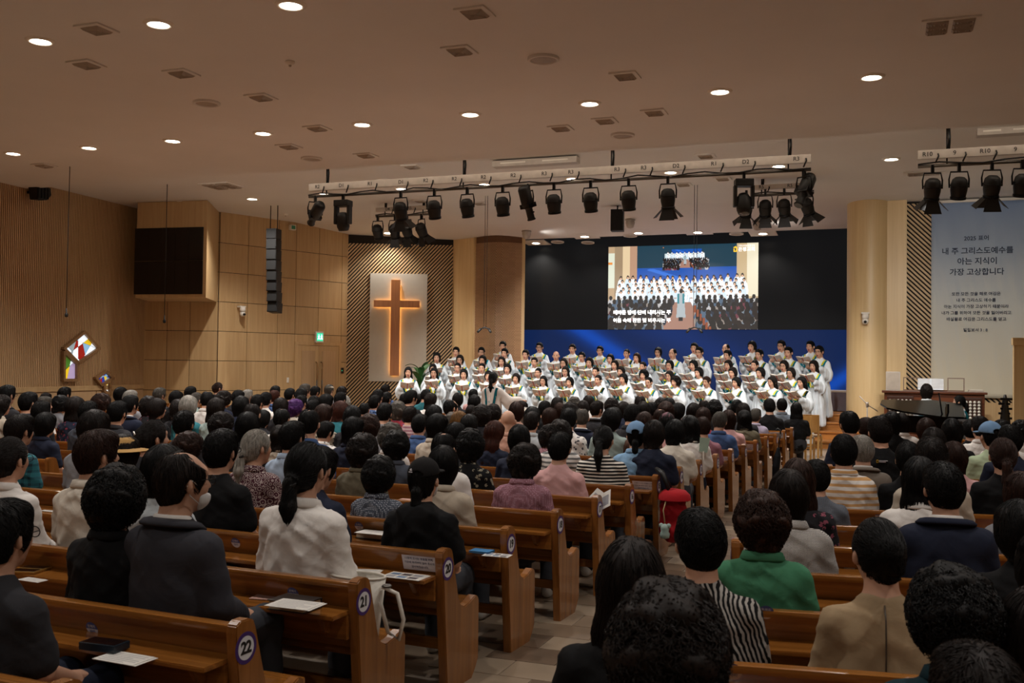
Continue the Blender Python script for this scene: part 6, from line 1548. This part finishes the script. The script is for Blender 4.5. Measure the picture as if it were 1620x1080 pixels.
for px_, lb, w_, h_ in ((1545, 'flat stack of music books on the organ right end', .3, .04), (1413, 'pale framed music board at the organ left end', .3, .42)):
    e = tag(empty('music_book' if w_ < h_ * 4 and h_ < .1 else 'music_board', (px_x(px_, YO), YO + .2, zt_)), lb, 'book' if h_ < .1 else 'board'); link('lower_cover', boxm(-w_ / 2, w_ / 2, -.12 if h_ < .1 else -.02, .12 if h_ < .1 else .0, 0, h_, .004), M_CHAN if h_ > .1 else M_GREYV, e); link('front_sheet', boxm(-w_ / 2 + .02, w_ / 2 - .02, -.1 if h_ < .1 else -.026, .1 if h_ < .1 else -.02, h_ if h_ < .1 else .02, h_ + .01 if h_ < .1 else h_ - .02), M_PAGE if h_ < .1 else plain('board_face', '#b0a496', .6), e)
gm = garment('blouse'); bvg = BVHTree.FromPolygons([v.co[:] for v in gm.vertices], [p_.vertices[:] for p_ in gm.polygons])
MUS_T = joinstrips([strip(bvg, [(s_ * (.08 + .02 * i / 8), 1.0 - .3 * i / 8) for i in range(9)], -.05, .05, sd) for s_ in (-1, 1) for sd in (-1, 1)])
def musician(px, py, Y, rz, lb, back):
    p = on_y(px, py, Y); s_ = max(.95, min(1.25, p.z / 1.31))
    e = tag(empty('person', (p.x, p.y, 0), rz, s_), lb, 'person'); link('body', seated_body(0, 0), M_SKIN, e); dress_head(e, 'B' if back else 'T', 'd' if back else 'k', 0, 0)
    link('robe_top', garment('blouse'), M_ROBE, e); link('teal_stole', MUS_T, M_TEAL, e); link('trousers', ME_TROUSERS, M_CLOTH, e, color=srgb('#15161a')); return e
musician(1466, 607, 22.75, -.05, 'organist in white robe with teal bands, seen from behind', True)
musician(1519, 624.5, 21.6, 1.45, 'pianist in white robe behind the raised piano lid, facing left', False)
for px_, Y, lb in ((1466, 22.7, 'dark bench under the organist'), (1519, 21.65, 'dark bench under the pianist')):
    e = tag(empty('music_bench', (px_x(px_, Y), Y, 0)), lb, 'bench'); link('bench_seat', boxm(-.4, .4, -.17, .17, .36, .41, .01), W_DARK, e)
    for sx in (-.34, .34):
        for sy in (-.12, .12): link('bench_leg', boxm(sx - .03, sx + .03, sy - .03, sy + .03, 0, .36, .004), W_DARK, e)
# grand piano: body outline, raised lid, legs
YP = 20.6; M_LACQ = plain('black_lacquer', '#040405', .15, spec=.12)
pc_ = on_y(1458, 640, YP); px0, px1 = px_x(1392, YP), px_x(1525, YP)
gp = tag(empty('grand_piano', ((px0 + px1) / 2, YP, 0)), 'black grand piano with its lid raised before the organ', 'piano'); hw = (px1 - px0) / 2
out = [(hw, -.72), (hw, .72), (hw - .55, .72), (.1, .62), (-.35, .3), (-hw + .25, .28), (-hw + .02, .05), (-hw, -.3), (-hw + .12, -.6), (-hw + .4, -.72)]
link('case', prism_me(out, .62, .92, 'z', .012), M_LACQ, gp); link('soundboard', prism_me([(a * .94, b_ * .92) for a, b_ in out], .915, .93, 'z'), M_LACQ, gp)
lz = on_y(1392, 630, YP + .5).z
lid = link('lid', prism_me(out, 0, .035, 'z', .008), M_LACQ, gp, M=Matrix.Translation((hw, 0, .97)) @ Matrix.Rotation(radians(7), 4, 'Y') @ Matrix.Rotation(radians(10), 4, 'X') @ Matrix.Translation((-hw, 0, 0)))
link('lid_prop', tube_me([(hw - .4, -.55, .93), (hw - .45, -.35, 1.35)], .014, 6), M_LACQ, gp)
link('keyboard', boxm(hw, hw + .16, -.6, .6, .66, .72, .006), plain('ivory_keys', '#d8d4c8', .3), gp); link('music_rack', boxm(hw - .3, hw - .27, -.3, .3, .93, 1.15, .006), M_LACQ, gp)
for a, b_ in ((hw - .15, -.55), (hw - .15, .55), (-hw + .35, -.2)): link('piano_leg', lathe_me([(.05, 0), (.06, .05), (.045, .1), (.07, .6), (.08, .63), (0, .63)], 12), M_LACQ, gp, (a, b_, 0))
# stands around the piano
q = on_y(1372, 648, 20.2); e = tag(empty('microphone_stand', (q.x, 20.2, 0)), 'thin silver microphone stand in front of the round column', 'stand')
zz = on_y(1372, 640, 20.2).z
link('pole', tube_me([(0, 0, 0), (0, 0, zz)], .014, 6), M_CHAN, e); link('boom_arm', tube_me([(-.14, 0, zz + .16), (.0, 0, zz), (.19, 0, zz - .12)], .011, 6), M_CHAN, e); link('stand_base', lathe_me([(0, .02), (.12, .015), (.13, 0)], 14), M_DKMETAL, e); link('clutch', lathe_me([(.025, -.05), (.03, 0), (.025, .05), (0, .05)], 10), M_CHAN, e, (0, 0, zz))
q = on_y(1590, 640, 19.6); e = tag(empty('black_instrument_stand', (q.x, 19.6, 0)), 'upright black instrument on a stand at the right edge', 'instrument'); z0 = on_y(1590, 660, 19.6).z; z1 = on_y(1590, 624, 19.6).z
link('lower_tube', tube_me([(0, 0, 0), (0, 0, z0)], .03, 8), M_DKMETAL, e); bo = link('instrument_body', tube_me([(0, 0, z0 - .2), (0, 0, z1 - .12), (0, 0, z1)], [.1, .05, .02], 10), M_BLACK, e)
for i in range(6): link('key_lever', boxm(-.11 + .03 * (i % 2), .11 - .03 * ((i + 1) % 2), -.05, -.02, z0 - .12 + i * .085, z0 - .08 + i * .085, .008), M_DKMETAL, bo)
for i in range(3): link('stand_leg', tube_me([(0, 0, .25), (.25 * cos(i * 2.1), .25 * sin(i * 2.1), 0)], .012, 6), M_DKMETAL, e)
q = on_y(1529, 676, 18.6); e = tag(empty('music_stand', (q.x, 18.6, 0)), 'grey perforated music stand below the piano', 'stand'); z0 = on_y(1529, 692, 18.6).z; z1 = on_y(1529, 663, 18.6).z; wd = (px_x(1541, 18.6) - px_x(1513, 18.6)) / 2
dk = link('desk', boxm(-wd, wd, -.012, .0, z0, z1, .01), plain('stand_grey', '#6c7076', .5, .3), e); link('pole', tube_me([(0, .02, 0), (0, .02, z0 + .05)], .014, 6), M_DKMETAL, e)
ME_HOLE = lathe_me([(0, 0), (.028, 0)], 10, False)
for i in range(4):
    for j in range(4): link('punched_hole', ME_HOLE, M_BLACK, dk, M=Matrix.Translation((-wd * .6 + i * wd * .4, -.0125, z0 + (z1 - z0) * (.2 + j * .2))) @ Matrix.Rotation(pi / 2, 4, 'X'))
for i in range(3): link('stand_leg', tube_me([(0, .02, .2), (.22 * cos(i * 2.1), .02 + .22 * sin(i * 2.1), 0)], .01, 6), M_DKMETAL, e)
# wooden booth frame at the right edge
YK = 19.4; a = px_x(1603, YK); zt_ = on_y(1603, 546, YK).z
e = tag(empty('wooden_booth', (a, YK, 0)), 'light wooden booth frame at the right edge below the banner', 'booth')
link('post', boxm(0, .16, -.1, .1, 0, zt_, .006), W_COL, e); link('top_beam', boxm(-.02, 1.8, -.12, .12, zt_, zt_ + .13, .006), W_COL, e); link('inner_panel', boxm(.16, 1.75, .05, .08, 0, zt_, .004), W_RIB, e); link('post', boxm(1.6, 1.76, -.1, .1, 0, zt_, .006), W_COL, e)
# table on stage right of the choir
YT = 27.3; a0, a1 = px_x(1308, YT), px_x(1342, YT); zt_ = on_y(1325, 617, YT).z; z0 = .68
e = tag(empty('control_desk', ((a0 + a1) / 2, YT, z0)), 'pale draped desk on the stage beside the round column', 'desk'); hw = (a1 - a0) / 2
link('desk_top', boxm(-hw - .1, hw, -.3, .3, zt_ - z0 - .05, zt_ - z0, .01), plain('desk_top_pale', '#c4c0bc', .5), e); link('desk_front', boxm(-hw - .08, hw, -.28, -.24, .02, zt_ - z0 - .05), plain('desk_front_grey', '#6d6672', .6), e); link('desk_body', boxm(-hw - .08, hw, -.23, .28, 0, zt_ - z0 - .06), W_DARK, e)
# potted plant behind the left end of the choir
pp_ = on_y(656, 600, 23.4); e = tag(empty('potted_plant', (pp_.x, 23.75, .17)), 'broad-leaved green plant behind the leftmost choir singers', 'plant'); zt_ = on_y(656, 577, 23.75).z - .17
link('pot', lathe_me([(0, 0), (.16, 0), (.2, .35), (.18, .36), (.17, .3), (0, .3)], 18), plain('plant_pot', '#2c2a2a', .5), e); link('stem', tube_me([(0, 0, .3), (.02, 0, zt_ * .7)], .02, 6), plain('plant_stem', '#3b4a22', .6), e)
V = []; Q = []; n = 8
for i in range(n + 1):
    t = i / n; w_ = .11 * sin(pi * t ** .8) + .004
    for k in (-1, 0, 1): V.append((k * w_, t * .55, .25 * sin(t * 2.2) - .1 * t - abs(k) * -.02))
for i in range(n):
    for k in range(2): a = i * 3 + k; Q.append((a, a + 1, a + 4, a + 3))
ME_LEAF = pydata(V, Q, True); M_LEAF = plain('plant_leaf', '#2f5a2a', .45)
for i in range(16):
    a = i * 2.4; hz = .45 + (zt_ - .5) * (i / 16)
    link('leaf', ME_LEAF, M_LEAF, e, M=Matrix.Translation((.01, 0, hz)) @ Matrix.Rotation(a, 4, 'Z') @ Matrix.Rotation(.5 + .4 * rc_.random() - .4 * (i / 16), 4, 'X') @ Matrix.Scale(.75 + .35 * rc_.random(), 4))
# light wooden chairs before the first pews
def wood_chair(P, rz, lb):
    e = tag(empty('wooden_chair', P, rz), lb, 'chair', 'light wooden chairs at the front'); link('seat', boxm(-.24, .24, -.22, .24, .41, .45, .01), plain('chair_seat_pad', '#8d7a63', .7), e)
    for sx in (-1, 1):
        link('leg', boxm(sx * .24 - .02, sx * .24 + .02, .2, .24, 0, .42, .004), W_LIGHT, e); link('leg', prism_me([(-.3, 0), (-.26, 0), (-.22, .45), (-.28, .86), (-.32, .86), (-.26, .45)], sx * .24 - .02, sx * .24 + .02, 'x', .004), W_LIGHT, e)
    bk = link('backrest', prism_me([(-.225, .5), (-.245, .5), (-.31, .86), (-.285, .86)], -.23, .23, 'x', .004), W_LIGHT, e); link('stretcher', boxm(-.22, .22, .21, .23, .2, .24, .003), W_LIGHT, e); return e
for i, n_ in enumerate((3.0, 2.0, 1.1)):
    q = pewL(n_) + DLr * (.3 - .05 * i) + FL * .25; wood_chair((q.x, q.y, 0), -AL, 'light wooden chair at the aisle before the pews, %s nearest' % ORD[i + 1])
# ------------------------------------------------------------------ belongings on the pew shelves
M_PAPER = plain('paper_white', '#cfcbc4', .8, var=.03); M_PRINT = plain('paper_print', '#8a8a90', .8); M_LEATHER = plain('bible_leather', '#2a211c', .5); M_EDGE = plain('bible_edge', '#b9ab92', .7); M_PINKB = plain('booklet_pink', '#b98f80', .6); M_BLUEB = plain('booklet_blue', '#2f74a8', .5)
def shelf_at(px, py, row, h=.642):
    q = on_z(px, py, h); rz = -AL if row[0] == 'L' else AR; return q, rz
def leaflet(px, py, row, label, w_=.21, d_=.15, rot=0.0, pics=False, h=.642, m=None):
    q, rz = shelf_at(px, py, row, h); e = tag(empty('leaflet', tuple(q), rz + rot), label, 'paper', 'papers on the pew shelves')
    link('sheet', boxm(-w_ / 2, w_ / 2, -d_ / 2, d_ / 2, 0, .002), m or M_PAPER, e); link('under_sheet', boxm(-w_ / 2 + .01, w_ / 2 + .012, -d_ / 2 + .004, d_ / 2 + .002, -.0015, -.0002), M_PAPER, e)
    if pics:
        for i in range(3):
            for j in range(2): link('printed_picture', boxm(-w_ / 2 + .015 + i * w_ * .31, -w_ / 2 + .015 + i * w_ * .31 + w_ * .25, -d_ * .38 + j * d_ * .42, -d_ * .08 + j * d_ * .42, .0021, .0024), [M_PRINT, plain('print_blue', '#5d7390', .7), plain('print_dark', '#4a4248', .7)][(i + j) % 3], e)
    else:
        for j in range(6): link('printed_line', boxm(-w_ * .42, w_ * (.42 if j % 3 else .2), -d_ * .38 + j * d_ * .14, -d_ * .35 + j * d_ * .14, .0021, .0023), M_PRINT, e)
    return e
def bible(px, py, row, label, w_=.2, d_=.145, th=.045, cov=None, rot=0.0):
    q, rz = shelf_at(px, py, row); e = tag(empty('bible', tuple(q), rz + rot), label, 'book', 'books on the pew shelves'); c = cov or M_LEATHER
    link('lower_cover', boxm(-w_ / 2, w_ / 2, -d_ / 2, d_ / 2, 0, .004), c, e); link('page_block', boxm(-w_ / 2 + .006, w_ / 2 - .006, -d_ / 2 + .006, d_ / 2, .004, th - .004, .002), M_EDGE, e); link('upper_cover', boxm(-w_ / 2, w_ / 2, -d_ / 2, d_ / 2, th - .004, th), c, e); link('spine', boxm(-w_ / 2, w_ / 2, d_ / 2 - .003, d_ / 2 + .004, 0, th, .002), c, e); return e
def phone(px, py, row, label, cas, rot=0.0, w_=.15, d_=.075, th=.012, h=.642):
    q, rz = shelf_at(px, py, row, h); e = tag(empty('mobile_phone', tuple(q), rz + rot), label, 'phone'); link('case', boxm(-w_ / 2, w_ / 2, -d_ / 2, d_ / 2, 0, th, .004), cas, e); link('screen', boxm(-w_ / 2 + .006, w_ / 2 - .006, -d_ / 2 + .006, d_ / 2 - .006, th - .001, th + .0008), plain('phone_glass', '#0a0c10', .08), e); link('camera_bump', boxm(w_ / 2 - .03, w_ / 2 - .012, -.02, .0, -.001, .0), M_BLACK, e); return e
L = lambda n: ('L', n)
leaflet(196, 1041, L(22), 'white leaflet under the dark phone on shelf of pew twenty-two', .2, .12)
phone(165, 1026, L(22), 'thick dark phone with blue rim on shelf of pew twenty-two', plain('phone_case_blue', '#16222c', .3), .1, .17, .09, .03, .645)
phone(40, 905, L(21), 'gold-rimmed phone on the leftmost shelf of pew twenty-one', plain('phone_gold', '#b08a4a', .3, .5), .3); phone(56, 900, L(21), 'second gold-rimmed phone beside the first on pew twenty-one', plain('phone_gold', '#b08a4a', .3, .5), .2)
leaflet(50, 917, L(21), 'white folded paper in front of the gold-rimmed phones', .13, .07)
bible(466, 962, L(21), 'thick open-topped bible under a white leaflet on pew twenty-one'); leaflet(466, 956, L(21), 'white printed leaflet lying on the bible on pew twenty-one', .22, .15, .05, False, .689); leaflet(425, 944, L(21), 'pale pink booklet beside the bible on pew twenty-one', .15, .12, .2, False, .643, M_PINKB)
leaflet(640, 911, L(20), 'leaflet with printed photos on the shelf of pew twenty', .22, .14, 0, True); leaflet(576, 904, L(20), 'plain white sheet behind the white blouse on pew twenty', .16, .12, .3)
bible(592, 850, L(19), 'thick bible on the shelf of pew nineteen'); leaflet(590, 842, L(19), 'white sheet lying on the bible on pew nineteen', .2, .13, 0, False, .689)
leaflet(783, 839, L(18), 'white booklet on the shelf of pew eighteen', .17, .12); bible(762, 873, L(19), 'blue booklet at the aisle end of pew nineteen', .13, .09, .012, M_BLUEB); leaflet(785, 878, L(19), 'leaflet with printed photos at the aisle end of pew nineteen', .15, .1, .1, True)
bible(645, 796, L(17), 'small pink-edged bible on the shelf of pew seventeen', .16, .11, .03, M_PINKB)
leaflet(96, 832, L(20), 'large open white booklet behind the black loose blouse', .26, .18, .3); leaflet(75, 783, L(19), 'small white sheet beside the white blouse on pew nineteen', .14, .09); leaflet(76, 808, L(20), 'narrow white paper on the shelf of pew twenty', .12, .05)
leaflet(1343, 897, ('R', 1), 'small pale tissue packet on the right-block shelf', .06, .06); phone(1203, 990, ('R', 0), 'folded dark glasses on the right-block shelf' if False else 'thin dark phone on the nearest right-block shelf', M_BLACK, .1, .08, .02)
leaflet(1335, 866, ('R', 2), 'small pink and white packet on the right-block shelf', .07, .05, .2); leaflet(1400, 800, ('R', 4), 'white paper beside the orange striped shirt', .1, .06)
leaflet(1240, 690, ('L', 7), 'white paper at the aisle end of pew seven', .15, .1)
# white handbag hung on pew twenty-one
pw = pewL(21); M_BAG = plain('bag_white', '#cfc9be', .45, bump=.2)
q = pw + FL * .22 + DLr * .16; hb_ = tag(empty('handbag', (q.x, q.y, .435), -AL, 1.2), 'white leather handbag standing at the aisle end of pew twenty-one', 'handbag')
link('bag_body', lathe_me([(0, 0), (.085, 0), (.1, .015), (.128, .25), (.12, .25), (.094, .03), (0, .03)], 28, True, Matrix.Diagonal((1, .55, 1, 1))), M_BAG, hb_); bh = link('bag_handle', tube_me([(.13, -.02, .22), (.2, -.02, .2), (.23, -.02, .1), (.21, -.02, .02), (.16, -.02, .04), (.12, -.02, .16)], .0085, 8), M_BAG, hb_); link('buckle', lathe_me([(.016, -.006), (.022, 0), (.016, .006), (.012, 0), (.016, -.006)], 12), M_METAL, bh, (.15, -.02, .225)); link('rim', tube_me([(.125 * cos(a * pi / 10), .069 * sin(a * pi / 10), .25) for a in range(21)], .006, 6), M_BAG, hb_)
# red backpack hung on an aisle end
pw = pewL(15); q = pw + Vector((.13, -.02, 0)); rb = tag(empty('backpack', (q.x + .03, q.y, .16), -AL, 1.15), 'red backpack hanging by its strap from an aisle pew end', 'backpack'); M_RED = cloth('backpack_red', '#8a1018'); 
f = Fld((-.16, -.22, -.04), (.2, .22, .52), .008); f.cone((0, 0, .1), (.0, 0, .32), .085, .08, .05, sq=(1.35, 1.15, 1)); f.ell((.02, -.04, .1), (.09, .09, .08), .03); f.ell((0, 0, .38), (.08, .1, .06), .03); V, Q = f.mesh(); link('bag_body', np_mesh(folds(V, normals(V, Q), .005, 16, 1.0), Q), M_RED, rb)
fl_ = link('flap', lathe_me([(0, .06), (.07, .045), (.1, .01), (.105, -.03)], 16, True, Matrix.Diagonal((1.25, 1.2, 1, 1))), cloth('backpack_flap', '#9c1820'), rb, (.01, 0, .38)); link('shoulder_strap', tube_me([(-.03, .05, .42), (-.1, .03, .56), (-.14, 0, .585), (-.08, -.03, .55), (-.02, -.05, .42)], .018, 6), M_BLACK, rb)
ch = link('charm_figure', lathe_me([(0, 0), (.035, .01), (.04, .04), (.03, .06), (.035, .08), (.03, .11), (0, .12)], 14), plain('charm_grey', '#8fa39c', .6), rb, (-.02, -.17, .06))
for sx in (-1, 1): link('charm_ear', lathe_me([(0, 0), (.018, .01), (.018, .03), (0, .04)], 10), plain('charm_grey', '#8fa39c', .6), ch, (sx * .03, 0, .085))
link('drawstring', tube_me([(-.03, -.1, .36), (-.04, -.15, .28), (-.02, -.17, .18)], .005, 5), plain('cord_tan', '#a08a60', .6), rb)
# folded umbrella on the aisle, hand fan
q = pewL(8) + Vector((.1, 0, 0)); um = tag(empty('umbrella', (q.x, q.y, 0)), 'dark folded umbrella hanging beside the aisle pew ends', 'umbrella'); link('canopy', lathe_me([(.004, 0), (.03, .12), (.055, .35), (.05, .5), (.02, .62), (.0, .63)], 9, False), cloth('umbrella_black', '#101216'), um, (0, 0, .0), (.0, .12, 0)); link('shaft', tube_me([(.07, 0, .6), (.1, 0, .82)], .01, 6), M_DKMETAL, um); link('hook', tube_me([(.1, 0, .82), (.1, 0, .87), (.06, 0, .9), (.03, 0, .87)], .012, 6), M_BLACK, um)
q = on_y(1113, 702, 10.95); fn = tag(empty('hand_fan', tuple(q), .3, .8), 'pale green hand fan held beside the white shirt', 'fan'); link('fan_sheet', prism_me([(-.06, -.1), (.05, -.12), (.09, .08), (-.05, .09)], -.002, .002, 'y'), plain('fan_green', '#93a89a', .6), fn); link('fan_handle', boxm(-.01, .01, -.004, .004, -.22, -.1, .002), M_WHITE, fn)
q = on_y(950, 795, 7.55); bk_ = tag(empty('open_magazine', tuple(q), -.3, .8), 'open white magazine held at the aisle end of pew seventeen', 'magazine')
for sx in (-1, 1): pg_ = link('page', boxm(min(0, sx * .13), max(0, sx * .13), -.1, .1, 0, .004), M_PAPER, bk_, (0, 0, 0), (.9, -sx * .5, 0)); link('printed_block', boxm(min(sx * .02, sx * .11), max(sx * .02, sx * .11), -.07, .05, .0041, .0045), M_PRINT, pg_)
